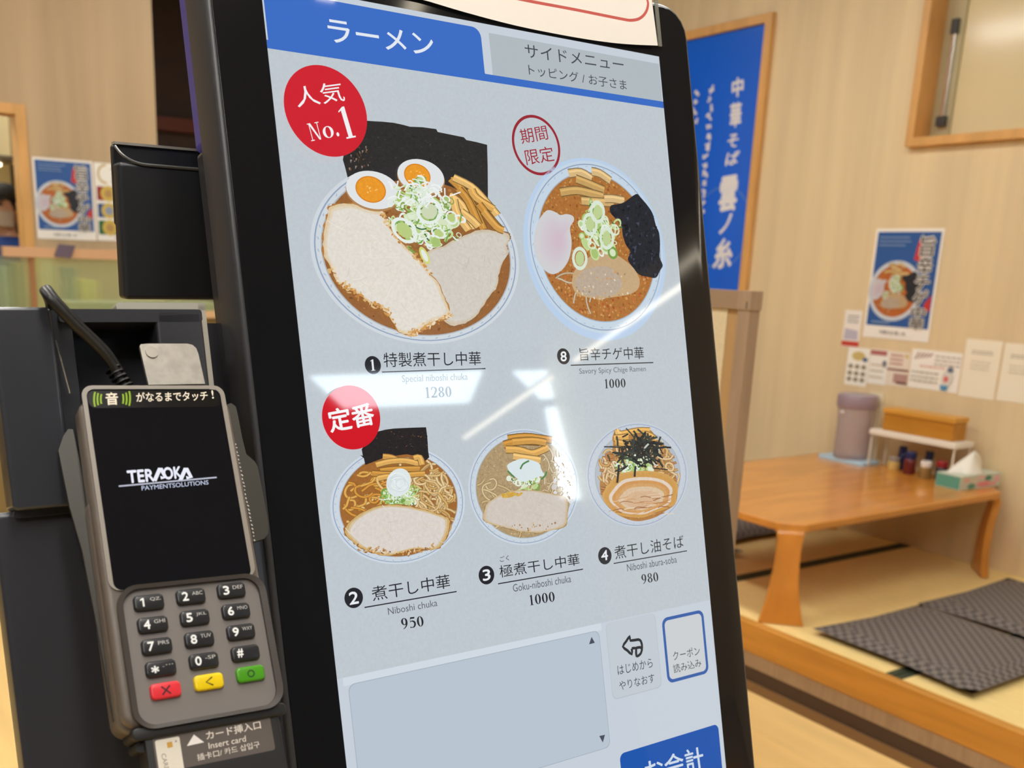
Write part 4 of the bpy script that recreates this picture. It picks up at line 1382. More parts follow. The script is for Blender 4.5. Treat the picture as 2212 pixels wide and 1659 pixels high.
# ------------------------------------------------------------------ banner on the window wall
bt_, bb = WR.at(1675, 27), WR.at(1640, 400)
bx1, bz1 = (WR.at(1675, 27)[0] + WR.at(1622, 600)[0]) / 2, -bt_[1]
bx0, bz0 = bx1 - .98, 1.12
bn = thing('banner_sign', (bx1 - .45, YW - .02, bz0), 'tall blue sign with white brush lettering in a wooden frame on the wall', 'sign')
fm = MB()
fw = .045
for x0, x1, z0, z1 in ((bx1 - fw, bx1, bz0, bz1), (bx0, bx0 + fw, bz0, bz1), (bx0 + fw, bx1 - fw, bz1 - fw, bz1), (bx0 + fw, bx1 - fw, bz0, bz0 + fw)):
    fm.box(x0, x1, YW - .03, YW - .001, z0, z1)
fm.build('frame', m_trim, bn, bevel=.003)
ba = Art(WR, n=.012, step=1.5e-4)
ba.poly([(bx0 + fw, -bz1 + fw), (bx0 + fw, -bz0 - fw), (bx1 - fw, -bz0 - fw), (bx1 - fw, -bz1 + fw)], (30, 104, 228))
cc_ = WR.at(1560, 492)
ba.ring(cc_, .205, .213, (84, 130, 216), 1.0, k=60)
WB = (236, 234, 236)
KB = K(1440, 0, 2.553)
for ch, bl, br, tl, bo in (('中', (370, 540), (430, 525), (372, 440), .04), ('華', (358, 705), (418, 695), (362, 575), .035), ('そ', (345, 815), (402, 808), (350, 745), .03), ('ば', (332, 915), (400, 905), (345, 842), .03), ('雲', (296, 1168), (390, 1155), (310, 985), .045), ('ノ', (300, 1290), (362, 1270), (308, 1200), .06), ('糸', (265, 1480), (362, 1470), (285, 1325), .045)):
    T(ba, ch, KB, bl, br, tl, WB, bo)
for x, y0_, y1_, wd in ((255, 470, 1160, 15), (185, 490, 690, 15)):      # two columns of small brush writing, too blurred to read
    y = y0_
    while y < y1_:
        xx = x - (y - y0_) * .065
        for j in range(4):
            ba.line([WR.at(*KB(xx + R.uniform(-wd, wd), y + R.uniform(0, 40))), WR.at(*KB(xx + R.uniform(-wd, wd), y + R.uniform(10, 52)))], .012, WB)
        y += 52
ba.build('printed_face', GLOSSY, bn)

# ------------------------------------------------------------------ wall papers on the right
def poster(fr, tl, tr_, bl, label, name='ramen_poster'):
    p0, p1, p2 = fr.at(*tl), fr.at(*tr_), fr.at(*bl)
    a0, a1, t0, t1 = (p0[0] + p2[0]) / 2, p1[0] - (p0[0] - p2[0]) / 2, (p0[1] + p1[1]) / 2, p2[1]
    W_, H_ = a1 - a0, t1 - t0
    t = thing(name, fr.p((a0 + a1) / 2, t1, .002), label, 'poster', 'ramen posters')
    a = Art(fr, n=.003, step=4e-5)
    X = lambda u, v: (a0 + u * W_, t0 + v * H_)
    a.poly([X(0, 0), X(0, 1), X(1, 1), X(1, 0)], (250, 244, 234))
    a.poly([X(.035, .03), X(.035, .885), X(.965, .885), X(.965, .03)], (44, 92, 160))
    a.build('sheet', PAPER, t)
    a = Art(fr, n=.0032, step=4e-5)
    a.poly([X(.66, .1), X(.74, .08), X(.76, .24), X(.70, .3), X(.62, .27)], (206, 56, 50))
    a.poly([X(.86, .66), X(.95, .58), X(.95, .72), X(.86, .75)], (206, 56, 50))
    a.dish((X(.40, .56), W_ * .395, W_ * .395))
    chige(a, Z0, 1, False)
    a.warp = None
    for i, (ch, v) in enumerate((('旨', .07), ('辛', .25), ('チ', .41), ('ゲ', .54), ('中', .69), ('華', .79))):
        hh = (.17, .16, .13, .14, .1, .1)[i]
        for bo, col in ((.09, (228, 224, 216)), (.045, (228, 224, 216)), (.012, (60, 50, 48))):
            a.text(ch, X(.70, v + hh), X(.90, v + hh), X(.70, v), col, bo)
    for v in (.08, .115, .15):
        a.line([X(.08, v), X(.1 + R.uniform(.3, .5), v)], H_ * .008, (150, 178, 214))
    a.line([X(.12, .85), X(.4, .85)], H_ * .012, (150, 178, 214))
    T_ = '中華そば 雲ノ糸'
    a.text(T_, X(.27, .955), X(.66, .955), X(.27, .925), (84, 80, 76), .01)
    a.build('printed_picture', PAPER, t)
    return t


poster(WR, (1893, 491), (2040, 496), (1866, 727), 'blue ramen poster on the wall above the low table')


def flyer(fr, tl, tr_, bl, label, draw, base=(252, 247, 236), n=.002, cat='flyer', group='small notices on the wall above the low table'):
    p0, p1, p2 = fr.at(*tl), fr.at(*tr_), fr.at(*bl)
    a0, a1, t0, t1 = (p0[0] + p2[0]) / 2, p1[0] - (p0[0] - p2[0]) / 2, (p0[1] + p1[1]) / 2, p2[1]
    a = Art(fr, n=n, step=1e-4)
    X = lambda u, v: (a0 + u * (a1 - a0), t0 + v * (t1 - t0))
    a.poly([X(0, 0), X(0, 1), X(1, 1), X(1, 0)], base)
    draw(a, X, a1 - a0, t1 - t0)
    return a.build('wall_flyer', PAPER, label=label, cat=cat, group=group)


def lines(a, X, vs_, u0, u1, wd, col):
    for v in vs_:
        u = u0
        while u < u1 - .02:
            l = R.uniform(.04, .12)
            a.line([X(u, v), X(min(u + l, u1), v)], wd, col)
            u += l + .02


KF = K(1780, 480, 4.148)


def fl1(a, X, W_, H_):
    a.poly([X(0, .84), X(0, .98), X(1, .98), X(1, .84)], (208, 70, 58))
    a.poly([X(.12, .5), X(.08, .8), X(.9, .8), X(.86, .55)], (196, 190, 204))
    lines(a, X, (.16, .24, .32), .2, .85, H_ * .03, (130, 132, 126))


def fl2(a, X, W_, H_):
    a.ell(X(.5, .22), W_ * .3, H_ * .12, (214, 192, 120))
    a.ell(X(.82, .3), W_ * .12, H_ * .06, (84, 108, 150))
    for u in (.2, .5, .8):
        for v in (.5, .68, .84):
            a.ell(X(u, v), W_ * .11, H_ * .06, (150, 138, 112))


def fl3(a, X, W_, H_):
    a.poly([X(0, .03), X(0, .17), X(.9, .17), X(.9, .03)], (186, 110, 104))
    a.ell(X(.82, .4), W_ * .12, H_ * .1, (120, 116, 128))
    for v in (.45, .62, .8):
        lines(a, X, (v,), .1, .85, H_ * .05, (206, 188, 160))


def fl4(a, X, W_, H_):
    lines(a, X, (.12, .24, .36), .1, .7, H_ * .05, (190, 120, 110))
    a.poly([X(0, .5), X(0, .56), X(1, .56), X(1, .5)], (150, 104, 92))
    a.poly([X(.35, .64), X(.35, .9), X(1, .9), X(1, .64)], (190, 150, 140))
    a.poly([X(.5, .86), X(.5, .93), X(1, .93), X(1, .86)], (128, 88, 80))
    a.ell(X(.85, .12), W_ * .08, H_ * .05, (214, 190, 90))


def fl5(a, X, W_, H_):
    for i in range(5):
        a.line([X(.08 + i * .07, .26 - i * .02), X(.14 + i * .07, .08)], H_ * .035, (150, 92, 80))
    lines(a, X, (.14, .24, .34), .48, .98, H_ * .03, (170, 160, 140))
    lines(a, X, (.42,), .2, .7, H_ * .03, (220, 150, 130))
    lines(a, X, (.58, .7, .8), .05, .6, H_ * .03, (166, 160, 140))
    a.ell(X(.78, .66), W_ * .11, H_ * .2, (226, 222, 214))
    a.ell(X(.76, .68), W_ * .05, H_ * .08, (226, 120, 112))
    a.poly([X(.66, .84), X(.68, .96), X(.8, .96), X(.82, .84)], (76, 152, 200))
    a.ell(X(.82, .44), W_ * .06, H_ * .07, (110, 120, 140))


def fl6(a, X, W_, H_):
    lines(a, X, (.2, .24), .2, .8, H_ * .018, (176, 168, 150))
    lines(a, X, (.38, .44, .5), .22, .76, H_ * .014, (196, 188, 168))


flyer(WR, KF(192, 775), KF(345, 800), KF(160, 1110), 'small notice with a red foot beside the ramen poster', fl1, (248, 240, 230))
flyer(WR, KF(218, 1120), KF(415, 1128), KF(188, 1450), 'small white flyer with rows of dishes, leftmost of the lower row', fl2)
flyer(WR, KF(422, 1130), KF(585, 1150), KF(390, 1440), 'small flyer with a red heading, second in the lower row', fl3)
flyer(WR, KF(588, 1150), KF(780, 1168), KF(552, 1455), 'small flyer with reddish brown bands, third in the lower row', fl4, (244, 230, 212))
flyer(WR, KF(795, 1125), KF(1245, 1180), KF(750, 1475), 'wide white flyer with a blue and red drawing on the wall', fl5)
flyer(WR, KF(1272, 1048), KF(1600, 1060), KF(1212, 1555), 'tall cream notice right of the wide flyer', fl6, (250, 240, 216))
flyer(WR, KF(1618, 1075), KF(1960, 1110), KF(1555, 1595), 'tall cream notice at the right edge of the photo', fl6, (250, 240, 216))

# ------------------------------------------------------------------ low table and what stands on it
TX0, TX1, TY0, TY1 = -3.085, -2.165, 2.765, 4.13
tb = thing('low_table', ((TX0 + TX1) / 2, (TY0 + TY1) / 2, ZT), 'orange brown low wooden table with bent corner legs on the tatami', 'table')
ch_ = .075
out = [(TX0 + ch_, TY0), (TX1 - ch_, TY0), (TX1, TY0 + ch_), (TX1, TY1 - ch_), (TX1 - ch_, TY1), (TX0 + ch_, TY1), (TX0, TY1 - ch_), (TX0, TY0 + ch_)]
HF = Frame((0, 0, 0), (1, 0, 0), (0, -1, 0))
MB().prism(HF, [(x, -y) for x, y in out], ZTAB - .03, ZTAB).build('table_top', m_table, tb, bevel=.006)
for cx_, cy_, sx, sy in ((TX1, TY0, 1, -1), (TX0, TY0, -1, -1), (TX1, TY1, 1, 1), (TX0, TY1, -1, 1)):
    base = Vector((cx_ - sx * ch_ / 2, cy_ - sy * ch_ / 2, 0))
    d = Vector((sx, sy, 0)).normalized()
    s_ = Vector((-d.y, d.x, 0))
    kf = 0 if sy > 0 else 1
    prof = []           # distance along d, height, half width
    for i in range(7):
        g = PI / 2 * i / 6
        prof.append((-.045 + .055 * math.sin(g), ZTAB - .055 + .055 * math.cos(g), .058 - .014 * i / 6))
    H_ = ZTAB - .055 - ZT
    for i in range(1, 9):
        u = i / 8
        prof.append((.01 - .012 * math.sin(u * PI) + (.012 if kf else -.01) * u * u, ZTAB - .055 - H_ * u, .044 - .006 * math.sin(u * PI * .8) + .038 * u * u))
    L = MB()
    vs = []
    n = len(prof)
    for i, (r_, z_, hw) in enumerate(prof):
        a0_, a1_ = prof[max(i - 1, 0)], prof[min(i + 1, n - 1)]
        tn = Vector((a1_[0] - a0_[0], a1_[1] - a0_[1])).normalized()
        nr = Vector((tn.y, -tn.x))      # inward normal in (r, z)
        th_ = .03
        for hs_, k2 in ((-hw, 0), (hw, 0), (hw, 1), (-hw, 1)):
            r2, z2 = r_ + nr.x * th_ * k2, z_ + nr.y * th_ * k2
            if i == n - 1:
                z2 = ZT + .0015
            vs.append(base + d * r2 + s_ * hs_ + Vector((0, 0, z2)))
    fs = [(0, 1, 2, 3), ((n - 1) * 4 + 3, (n - 1) * 4 + 2, (n - 1) * 4 + 1, (n - 1) * 4)]
    for i in range(n - 1):
        for j in range(4):
            fs.append((i * 4 + j, (i + 1) * 4 + j, (i + 1) * 4 + (j + 1) % 4, i * 4 + (j + 1) % 4))
    L.add(vs, fs).build('leg', m_table, tb, smooth=True, bevel=.004)

m_cush = mat('grey_woven_cushion', (92, 84, 80), .85)
nt2 = m_cush.node_tree
tc = nt2.nodes.new('ShaderNodeTexCoord')
ck = nt2.nodes.new('ShaderNodeTexChecker')
ck.inputs['Scale'].default_value = 52
ck.inputs['Color1'].default_value = (*lin((128, 119, 112)), 1)
ck.inputs['Color2'].default_value = (*lin((84, 78, 75)), 1)
nt2.links.new(tc.outputs['Object'], ck.inputs[0])
nt2.links.new(ck.outputs[0], nt2.nodes['Principled BSDF'].inputs['Base Color'])


def cushion(c, sx, sy, rot, label, z=ZT, h=.045):
    n = 14
    b = MB()
    vs = []
    for side in (1, -1):
        for i in range(n + 1):
            for j in range(n + 1):
                u, v = i / n * 2 - 1, j / n * 2 - 1
                pr = ((1 - u ** 4) * (1 - v ** 4)) ** .5
                pin = 1 - .05 * (1 - abs(u)) * abs(v) - .05 * (1 - abs(v)) * abs(u)
                zz = h / 2 + side * h / 2 * pr * (1 if side > 0 else 1)
                x, y = u * sx / 2 * pin, v * sy / 2 * pin
                vs.append((c[0] + x * math.cos(rot) - y * math.sin(rot), c[1] + x * math.sin(rot) + y * math.cos(rot), z + max(zz, 0.0005)))
    m_ = n + 1
    fs = []
    for i in range(n):
        for j in range(n):
            a_ = i * m_ + j
            fs.append((a_, a_ + m_, a_ + m_ + 1, a_ + 1))
            fs.append(tuple(m_ * m_ + k for k in (a_, a_ + 1, a_ + m_ + 1, a_ + m_)))
    b.add(vs, fs)
    return b.build('floor_cushion', m_cush, smooth='all', label=label, cat='cushion', group='grey woven floor cushions', org=(c[0], c[1], z))


cushion((-1.76, 3.10), .60, .60, -.04, 'grey woven floor cushion on the tatami nearest the platform edge')
cushion((-1.77, 3.74), .60, .66, .03, 'grey woven floor cushion against the wall behind the near cushion')
cushion((-3.32, 3.62), .62, .56, .0, 'grey floor cushion at the far side of the low table, upper one', z=ZT)
cushion((-3.16, 3.04), .62, .58, .05, 'dark grey floor cushion by the far left leg of the low table')

yp = 4.0
py_ = onplane(1, yp)
# tray and jug
tl_, tr2 = py_(1768, 985), py_(1880, 1000)
tx0, tx1 = tl_.x + .02, tr2.x - .01
TRF = Frame((0, 0, 0), (1, 0, 0), (0, -1, 0))
tray = MB().rbox(TRF, tx0, tx1, -4.10, -3.96, ZTAB, ZTAB + .016, .02, .005)
tray.build('serving_tray', mat('pale_blue_tray', (176, 204, 220), .3), smooth=True, label='pale blue tray under the water jug', cat='tray')
jl, jr = onplane(1, 4.03)(1822, 870), onplane(1, 4.03)(1893, 870)
jx, jr_ = (jl.x + jr.x) / 2 - .012, (jr.x - jl.x) / 2
zj = ZTAB + .016
jt = onplane(1, 4.03)(1855, 852).z
jg = thing('water_jug', (jx, 4.03, zj), 'smoky clear plastic water jug standing on the tray', 'jug')
m_jug = mat('smoky_clear_plastic', (206, 190, 196), .12, trans=.3, alpha=.62)
hj = jt - zj
MB().lathe([(jr_ * .86, zj), (jr_ * .9, zj + .01), (jr_ * .9, zj + hj * .5), (jr_ * .95, zj + hj * .8), (jr_ * .93, zj + hj * .82)], (jx, 4.03, 0), 32).build('jug_body', m_jug, jg, smooth=True)
MB().lathe([(jr_, zj + hj * .8), (jr_ * 1.04, zj + hj * .83), (jr_ * 1.04, zj + hj * .97), (jr_ * .98, zj + hj)], (jx, 4.03, 0), 32).build('jug_lid', mat('smoky_lid', (158, 138, 148), .3), jg, smooth=True, label='smoky purple lid')
jm = Art(Frame((jx, 4.03 - jr_ - .001, 0), (1, 0, 0), (0, 0, -1)), n=0, step=1e-4)
jm.line([(-.02, -(zj + hj * .74)), (0, -(zj + hj * .74))], .012, (226, 222, 220))
jm.build('jug_mark', PAPER, jg)
# menu card standing behind the jug
cp = onplane(1, 4.09)(1900, 850)
MB().box(jx + .0, cp.x + .005, 4.115, 4.122, ZTAB, cp.z).build('menu_card', mat('cream_card', (236, 222, 186), .6), label='cream card standing behind the water jug', cat='card')
# rack
fl, fr2 = py_(1880, 932), py_(2073, 964)
zr_ = py_(1975, 948).z
rx0, rx1 = fl.x, fr2.x - .008
rk = thing('wire_rack', ((rx0 + rx1) / 2, 4.05, ZTAB), 'white shelf rack with wire legs on the low table', 'rack')
MB().rbox(TRF, rx0, rx1, -4.13, -3.985, zr_ - .01, zr_ + .012, .012, .004).build('shelf_board', m_white, rk, smooth=True)
for x in (rx0 + .012, rx1 - .012):
    for y in (4.0, 4.115):
        MB().tube([(x, y, zr_), (x, y, ZTAB)], .004, 8).build('leg', m_white, rk)
# box on the rack
f0, f1 = onplane(1, 4.02)(1911, 887), onplane(1, 4.02)(2063, 912)
zb0, zb1 = zr_ + .012, (f0.z + f1.z) / 2
bx = thing('chopstick_box', ((f0.x + f1.x) / 2, 4.06, zb0), 'long brown wooden chopstick box lying on the white rack', 'box')
m_cb = mat('brown_box_wood', (190, 128, 40), .4, var=.1, scale=10, stretch=(.4, 2, 2))
MB().box(f0.x, f1.x, 4.02, 4.115, zb0, zb1 - .008).build('box_body', m_cb, bx, bevel=.002)
MB().box(f0.x - .004, f1.x + .004, 4.014, 4.12, zb1 - .008, zb1 + .014).build('box_lid', mat('brown_lid_wood', (216, 156, 62), .4, var=.1, scale=10, stretch=(.4, 2, 2)), bx, bevel=.002)
# jars beneath
KJ = K(1740, 820, 4.608)
jars = [(885, 4.03, .0255, (216, 186, 110), (150, 140, 130), 'small jar of yellow paste under the white rack'), (1045, 4.02, .0255, (108, 34, 30), (34, 40, 92), 'dark red sauce bottle with a blue cap under the rack'), (1210, 4.0, .0255, (152, 120, 70), (238, 228, 216), 'pepper jar with a white lid under the white rack'), (1370, 4.03, .0255, (46, 42, 44), (150, 28, 34), 'dark bottle with a red cap under the white rack'), (960, 4.085, .019, (40, 48, 100), (30, 36, 88), 'blue labelled bottle at the back left under the rack'), (1230, 4.085, .019, (60, 60, 80), (34, 38, 70), 'dark blue bottle at the back behind the white lidded jar')]
for px_, y, rr, cb_, cc2, lb in jars:
    x = onplane(1, y)(*KJ(px_, 800)).x
    hgt = {0: .075}.get(0, .075) if cb_ != (46, 42, 44) else .085
    if y > 4.05:
        hgt = .105
    elif cc2 == (34, 40, 92):
        hgt = .10
    elif cc2 == (150, 140, 130):
        hgt = .06
    hgt = min(hgt, zr_ - .012 - ZTAB)
    j = thing('seasoning_jar', (x, y, ZTAB), lb, 'jar', 'jars under the rack')
    MB().lathe([(rr * .9, ZTAB), (rr, ZTAB + .004), (rr, ZTAB + hgt * .62), (rr * .8, ZTAB + hgt * .7)], (x, y, 0), 20).build('jar_body', mat('jar_%d' % px_, cb_, .25), j, smooth=True)
    MB().lathe([(rr * .86, ZTAB + hgt * .68), (rr * .92, ZTAB + hgt * .72), (rr * .92, ZTAB + hgt * .96), (rr * .85, ZTAB + hgt)], (x, y, 0), 20).build('jar_cap', mat('jar_cap_%d' % px_, cc2, .35), j, smooth=True)
# tissue box
pc = onplane(2, ZTAB)(2072, 1060)
tis = thing('tissue_box', (pc.x, pc.y + .05, ZTAB), 'green and pink patterned tissue box with a tissue pulled up at the table corner', 'tissue box')
TB = Frame((pc.x, pc.y, ZTAB), (1, .0, 0), (0, 0, -1))
bw, bl_, bh = .115, .265, .058
rot = math.radians(4)
ca_, sa_ = math.cos(rot), math.sin(rot)
A2 = Vector((sa_, ca_, 0))       # along the long side
C2 = Vector((-ca_, sa_, 0))
cor = [Vector(pc), Vector(pc) + C2 * bw, Vector(pc) + C2 * bw + A2 * bl_, Vector(pc) + A2 * bl_]
bxm = MB()
vs = [Vector((v.x, v.y, z)) for z in (ZTAB, ZTAB + bh) for v in cor]
bxm.add(vs, [(0, 1, 2, 3), (4, 7, 6, 5), (0, 4, 5, 1), (1, 5, 6, 2), (2, 6, 7, 3), (3, 7, 4, 0)])
bxm.build('carton', mat('mint_carton', (206, 214, 196), .5), tis)
LF = Frame((cor[0].x, cor[0].y, ZTAB), A2, (0, 0, -1))
EF = Frame((cor[1].x, cor[1].y, ZTAB), -C2, (0, 0, -1))
UP = Frame((cor[0].x, cor[0].y, ZTAB + bh), A2, -C2)
for fr, wd, hh in ((LF, bl_, bh), (EF, bw, bh)):
    a = Art(fr, n=.0004, step=1e-4)
    if fr is EF:
        a.poly([(0.002, -.002), (wd - .002, -.002), (wd - .002, -hh + .004), (.002, -hh + .004)], (96, 160, 138))
    else:
        for u, v, rx, ry, col in ((.35, .5, .02, .014, (224, 214, 196)), (.6, .3, .05, .012, (236, 150, 150)), (.28, .22, .026, .012, (96, 160, 136)), (.68, .7, .024, .011, (74, 140, 116)), (.9, .6, .018, .016, (240, 180, 180)), (.15, .7, .018, .008, (238, 176, 172)), (.5, .8, .03, .007, (238, 196, 190)), (.8, .25, .03, .008, (240, 170, 165))):
            a.ell((u * wd, -v * hh), rx, ry, col, k=16)
    a.build('carton_print', PAPER, tis)
tm = MB()
n, m_ = 18, 9
vs = []
oc = (cor[0] + cor[2]) / 2
for i in range(m_):
    u = i / (m_ - 1)
    for j in range(n):
        th = 2 * PI * j / n
        rr = (.062 * (1 - u) ** .8 + .012 * u) * (1 + .32 * math.sin(3 * th + u * 2) + .15 * math.sin(5 * th + 1))
        q_ = oc + A2 * (rr * 1.25 * math.cos(th) - .01 + .02 * u) + C2 * (rr * .7 * math.sin(th))
        vs.append(Vector((q_.x, q_.y, ZTAB + bh + .001 + .08 * u + .008 * math.sin(2 * th) * u)))
tm.add(vs, [(i * n + j, i * n + (j + 1) % n, (i + 1) * n + (j + 1) % n, (i + 1) * n + j) for i in range(m_ - 1) for j in range(n)] + [[(m_ - 1) * n + j for j in range(n)]])
tm.build('tissue', mat('white_tissue', (246, 240, 226), .9), tis, smooth='all', label='white tissue standing up out of the box')

# ------------------------------------------------------------------ left background: counter, glass, posters, kitchen
poster(WL, (69, 338), (199.6, 349), (80.4, 515), 'blue ramen poster on the far left wall beside the kitchen doorway')


def menu2(a, X, W_, H_):
    for v, col in ((.3, (150, 36, 34)), (.52, (42, 80, 140)), (.74, (38, 104, 62))):
        a.poly([X(.03, v), X(.03, v + .18), X(.97, v + .18), X(.97, v)], col)
        for u, r_ in ((.22, .085), (.55, .07), (.82, .07)):
            a.ell(X(u, v + .09), W_ * .13 * r_ / .085, W_ * .13 * r_ / .085, (216, 186, 84) if u < .3 else (224, 200, 172))
            a.ell(X(u, v + .09), W_ * .07 * r_ / .085, W_ * .07 * r_ / .085, (190, 150, 90) if v != .52 else (150, 160, 180))
    a.ring(X(.2, .14), W_ * .12, W_ * .15, (206, 180, 110), 1.1, f0=.25, f1=.75)
    a.text('アプリ', X(.28, .14), X(.75, .14), X(.28, .06), (60, 56, 54), .03)
    a.text('スタート', X(.28, .24), X(.85, .24), X(.28, .17), (60, 56, 54), .03)
    lines(a, X, (.96,), .3, .9, H_ * .02, (120, 116, 110))


flyer(WL, (203, 350), (330, 361), (210, 519), 'white poster with red, blue and green bands of bowls beside the left ramen poster', menu2, cat='poster', group='posters on the left wall')

XC = -5.2
pc_ = onplane(0, XC)
r0, r1_ = pc_(6, 520), pc_(262, 540)
zr0, zr1 = 1.47, 1.405
ct = thing('kitchen_counter', (XC - .3, .8, 0), 'wooden kitchen counter with a pale rail above green glass panels', 'counter')
MB().box(XC - .05, XC + .02, pc_(4, 520).y, 1.9, zr1 + .005, zr1 + .05).build('top_rail', mat('pale_pink_wood', (208, 166, 128), .45), ct)
MB().box(XC - .02, XC + .03, -1.5, 1.9, 1.13, 1.165).build('ledge', mat('pale_ledge', (222, 186, 140), .5), ct)
MB().box(XC - .5, XC + .0, -1.5, 1.9, 0, 1.13).build('counter_front', mat('counter_wood', (138, 120, 76), .5, var=.1, scale=4, stretch=(3, 3, .2)), ct)
yy = [-1.4, pc_(70, 600).y, 1.9]
for i in range(2):
    MB().box(XC - .008, XC, yy[i] + .004, yy[i + 1] - .004, 1.165, zr1 + .004).build('glass_panel', mat('green_tinted_glass', (200, 216, 166), .08, trans=.6, alpha=.58), ct, label='pale green glass panel below the rail')
MB().box(XC - .012, XC + .008, yy[1] - .012, yy[1] + .012, 1.165, zr1 + .004).build('glass_post', mat('brown_glass_post', (156, 112, 72), .5), ct)
# things standing behind the glass
for i, (u0, u1, z1, col, lb, cat) in enumerate(((86, 112, 1.40, (214, 204, 150), 'pale yellow board standing behind the counter glass', 'board'), (134, 160, 1.36, (120, 138, 132), 'grey green bottle behind the counter glass below the purple tag', 'bottle'), (170, 205, 1.30, (226, 214, 120), 'yellow container behind the right counter glass', 'container'), (20, 52, 1.38, (128, 122, 92), 'olive box behind the left counter glass', 'box'), (0, 14, 1.36, (150, 172, 160), 'pale green container at the left end of the counter glass', 'container'))):
    ya, yb = pc_(u0, 600).y * 1.075, pc_(u1, 600).y * 1.075
    MB().box(XC - .45, XC - .37, ya, yb, 1.13, z1).build('kitchen_' + cat, mat('stored_%d' % i, col, .5), label=lb, cat=cat, bevel=.006)
sh = pc_(215, 640)
MB().box(XC - .3, XC - .05, pc_(152, 640).y, 1.85, 1.131, 1.20).build('white_tray', mat('white_tray_plastic', (224, 226, 206), .4), label='long white tray lying behind the right counter glass', cat='tray', bevel=.006)
p0_, p1_ = pc_(122, 528), pc_(160, 529)
cardf = [(126, 527), (163, 530), (153, 558), (117, 554)]
tgm = Art(Frame((XC + .026, 0, 0), (0, 1, 0), (0, 0, -1)), n=.0)
tgm.mb.prism(tgm.fr, [tgm.fr.at(*p) for p in cardf], 0, .004)
tgm.mb.build('counter_tag', mat('purple_tag', (98, 86, 104), .6), label='purple tag hanging over the counter rail', cat='tag')

# kitchen seen through the doorway
hx = -7.9
hd_ = onplane(0, hx)
kh = thing('kitchen_cabinet', (hx - .3, .6, 1.9), 'cream wall cabinet hanging in the kitchen behind the doorway', 'cabinet')
MB().box(hx - .5, hx, -.6, hd_(37, 300).y, hd_(20, 338).z, 2.6).build('cabinet_body', mat('cream_cabinet', (250, 238, 190), .4), kh)
MB().box(hx - .001, hx + .012, hd_(20, 300).y, hd_(25, 300).y, hd_(20, 334).z, 2.55).build('door_gap', mat('grey_gap', (178, 166, 130), .5), kh)
MB().box(hx - .5, hx + .02, -.6, hd_(37, 300).y, hd_(20, 345).z, hd_(20, 337).z).build('lower_edge', mat('grey_cabinet_edge', (120, 112, 96), .5), kh)
MB().box(hx - .44, hx - .40, -.5, hd_(37, 300).y - .05, hd_(20, 345).z - .02, hd_(20, 345).z).build('fill_bar', mat('cabinet_fill', (255, 240, 210), .5, emit=(255, 236, 196), es=5), kh, label='light bar added under the cabinet to brighten the wall')  # added to brighten the wall that the cabinet shades
kp_ = MB().box(hx - .45, hx - .4, onplane(0, hx - .4)(27, 400).y, onplane(0, hx - .4)(42, 400).y, .0, hd_(20, 345).z).build('kitchen_post', mat('dark_kitchen_post', (66, 62, 62), .4), label='dark steel post in the kitchen behind the worker', cat='post')

# ------------------------------------------------------------------ kitchen worker
px0 = onplane(0, -6.95)
hc = px0(10, 448)
S_ = 1.0
zh = hc.z
pe = thing('person', (hc.x, hc.y, 0), 'kitchen worker in a dark cap, face mask and blue shirt standing in the doorway', 'person')
face = Vector((.75, -.65, -.15)).normalized()
ang = math.atan2(face.y, face.x)


def body_pt(x, y, z):    # x forward, y left
    return Vector((hc.x + x * math.cos(ang) - y * math.sin(ang), hc.y + x * math.sin(ang) + y * math.cos(ang), z))


def loft(rings, k=20, nose=False):
    b = MB()
    vs = []
    for (z, rx, ry, ox) in rings:
        for j in range(k):
            th = 2 * PI * j / k
            x, y = ox + rx * math.cos(th), ry * math.sin(th)
            if nose and abs(z - (zh - .01)) < .02 and j == 0:
                x += .022
            vs.append(body_pt(x, y, z))
    n = len(rings)
    fs = [(i * k + j, i * k + (j + 1) % k, (i + 1) * k + (j + 1) % k, (i + 1) * k + j) for i in range(n - 1) for j in range(k)]
    fs += [list(range(k))[::-1], [(n - 1) * k + j for j in range(k)]]
    return b.add(vs, fs)


m_skin = mat('warm_skin', (206, 160, 128), .5)
rings = [(zh - .92, .12, .16, 0), (zh - .62, .11, .15, 0), (zh - .42, .12, .18, 0), (zh - .25, .10, .18, 0), (zh - .19, .075, .13, -.01), (zh - .165, .056, .07, 0), (zh - .14, .055, .055, 0), (zh - .115, .075, .06, .02), (zh - .085, .088, .066, .015), (zh - .05, .096, .072, .01), (zh - .01, .098, .074, .008), (zh + .03, .099, .076, .004), (zh + .07, .098, .076, 0), (zh + .10, .085, .066, 0), (zh + .125, .05, .04, 0)]
loft(rings, 24, True).build('body', m_skin, pe, smooth='all')
sh_ = [(z, rx * 1.12 + .006, ry * 1.1 + .006, ox) for z, rx, ry, ox in rings[:5]] + [(zh - .172, .075, .085, 0)]
shirt = loft(sh_, 24)
for s_ in (-1, 1):
    shirt.tube([body_pt(0, s_ * .15, zh - .24), body_pt(.0, s_ * .21, zh - .31), body_pt(.03, s_ * .235, zh - .55), body_pt(.10, s_ * .22, zh - .72)], [.06, .06, .05, .048], 12)
shirt.build('shirt', mat('blue_work_shirt', (28, 66, 138), .8), pe, smooth='all', label='blue work shirt')
for s_ in (-1, 1):
    MB().tube([body_pt(.09, s_ * .22, zh - .70), body_pt(.2, s_ * .18, zh - .74), body_pt(.28, s_ * .14, zh - .76), body_pt(.32, s_ * .13, zh - .77)], [.036, .032, .034, .02], 10).build('forearm', m_skin, pe, smooth='all')
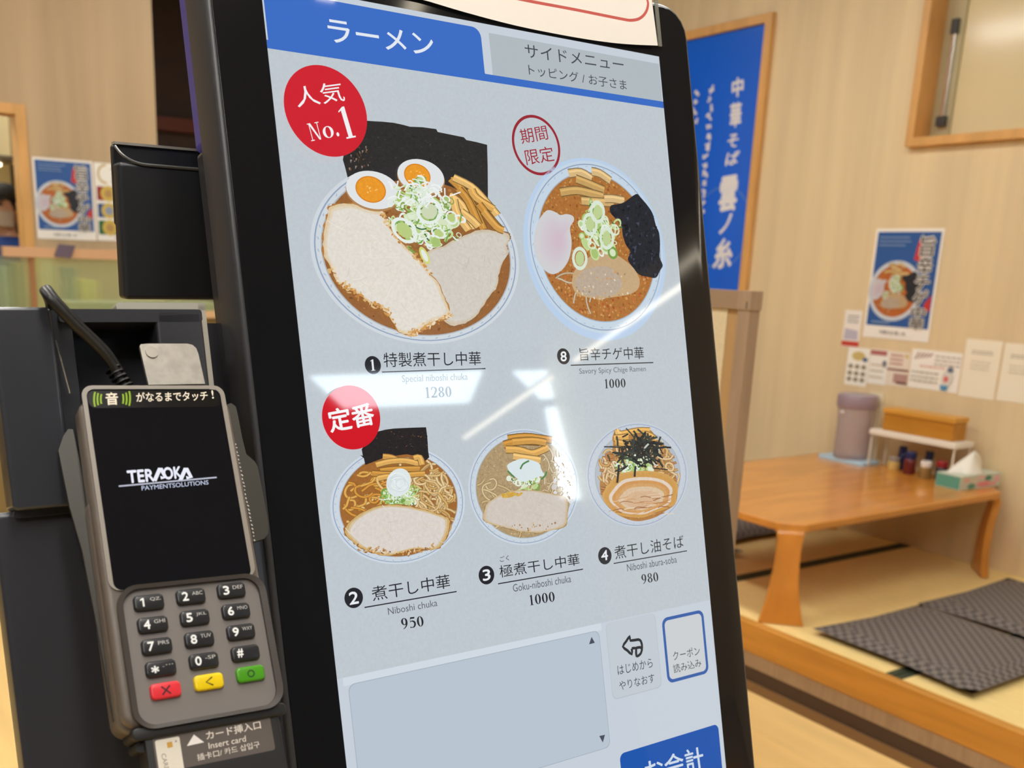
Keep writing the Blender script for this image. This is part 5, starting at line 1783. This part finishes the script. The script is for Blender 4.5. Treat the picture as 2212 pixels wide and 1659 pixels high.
for s_ in (-1, 1):
    MB().tube([body_pt(0, s_ * .09, zh - .88), body_pt(0, s_ * .1, zh - 1.2), body_pt(0, s_ * .1, .04)], [.085, .075, .05], 12).build('trouser_leg', mat('dark_trousers', (40, 40, 46), .8), pe, smooth='all')
hair = [(zh - .02, .094, .079, -.014), (zh + .04, .104, .083, -.008), (zh + .08, .104, .083, -.004), (zh + .115, .08, .07, -.004)]
loft(hair, 24).build('hair', mat('black_hair', (24, 20, 20), .6), pe, smooth='all')
cap = [(zh + .045, .11, .086, .0), (zh + .075, .112, .088, 0), (zh + .11, .096, .076, 0), (zh + .138, .055, .045, 0), (zh + .145, .01, .01, 0)]
cp_ = loft(cap, 24)
cp_.prism(Frame(body_pt(.08, 0, zh + .05), body_pt(0, 1, 0) - body_pt(0, 0, 0), body_pt(1, 0, -.25) - body_pt(0, 0, 0)), [(-.07, 0), (-.06, .05), (-.03, .075), (.03, .075), (.06, .05), (.07, 0)], -.004, .004)
cp_.build('cap', mat('dark_green_cap', (44, 46, 42), .8), pe, smooth='all')
mk = MB()
k = 11
vs = []
for i in range(5):
    z = zh - .025 - i * .022
    for j in range(k):
        th = (j / (k - 1) - .5) * 2.5
        rr = .104 + (.014 * math.cos(th * 1.2) if 0 < i < 4 else .004)
        vs.append(body_pt(.012 + rr * math.cos(th) * .98, .08 * math.sin(th) * 1.02, z))
mk.add(vs, [(i * k + j, (i + 1) * k + j, (i + 1) * k + j + 1, i * k + j + 1) for i in range(4) for j in range(k - 1)])
mk.build('face_mask', mat('pale_mask', (196, 184, 164), .8), pe, smooth='all', label='pale face mask')
for s_ in (-1, 1):
    MB().tube([body_pt(.094, s_ * .048, zh + .012), body_pt(.104, s_ * .03, zh + .014), body_pt(.102, s_ * .02, zh + .012)], [.004, .008, .004], 8).build('eye', mat('dark_eye', (40, 30, 28), .3), pe, smooth='all')
    MB().tube([body_pt(0, s_ * .076, zh - .03), body_pt(-.004, s_ * .088, zh + .0), body_pt(0, s_ * .08, zh + .03)], [.008, .014, .01], 8).build('ear', m_skin, pe, smooth='all')
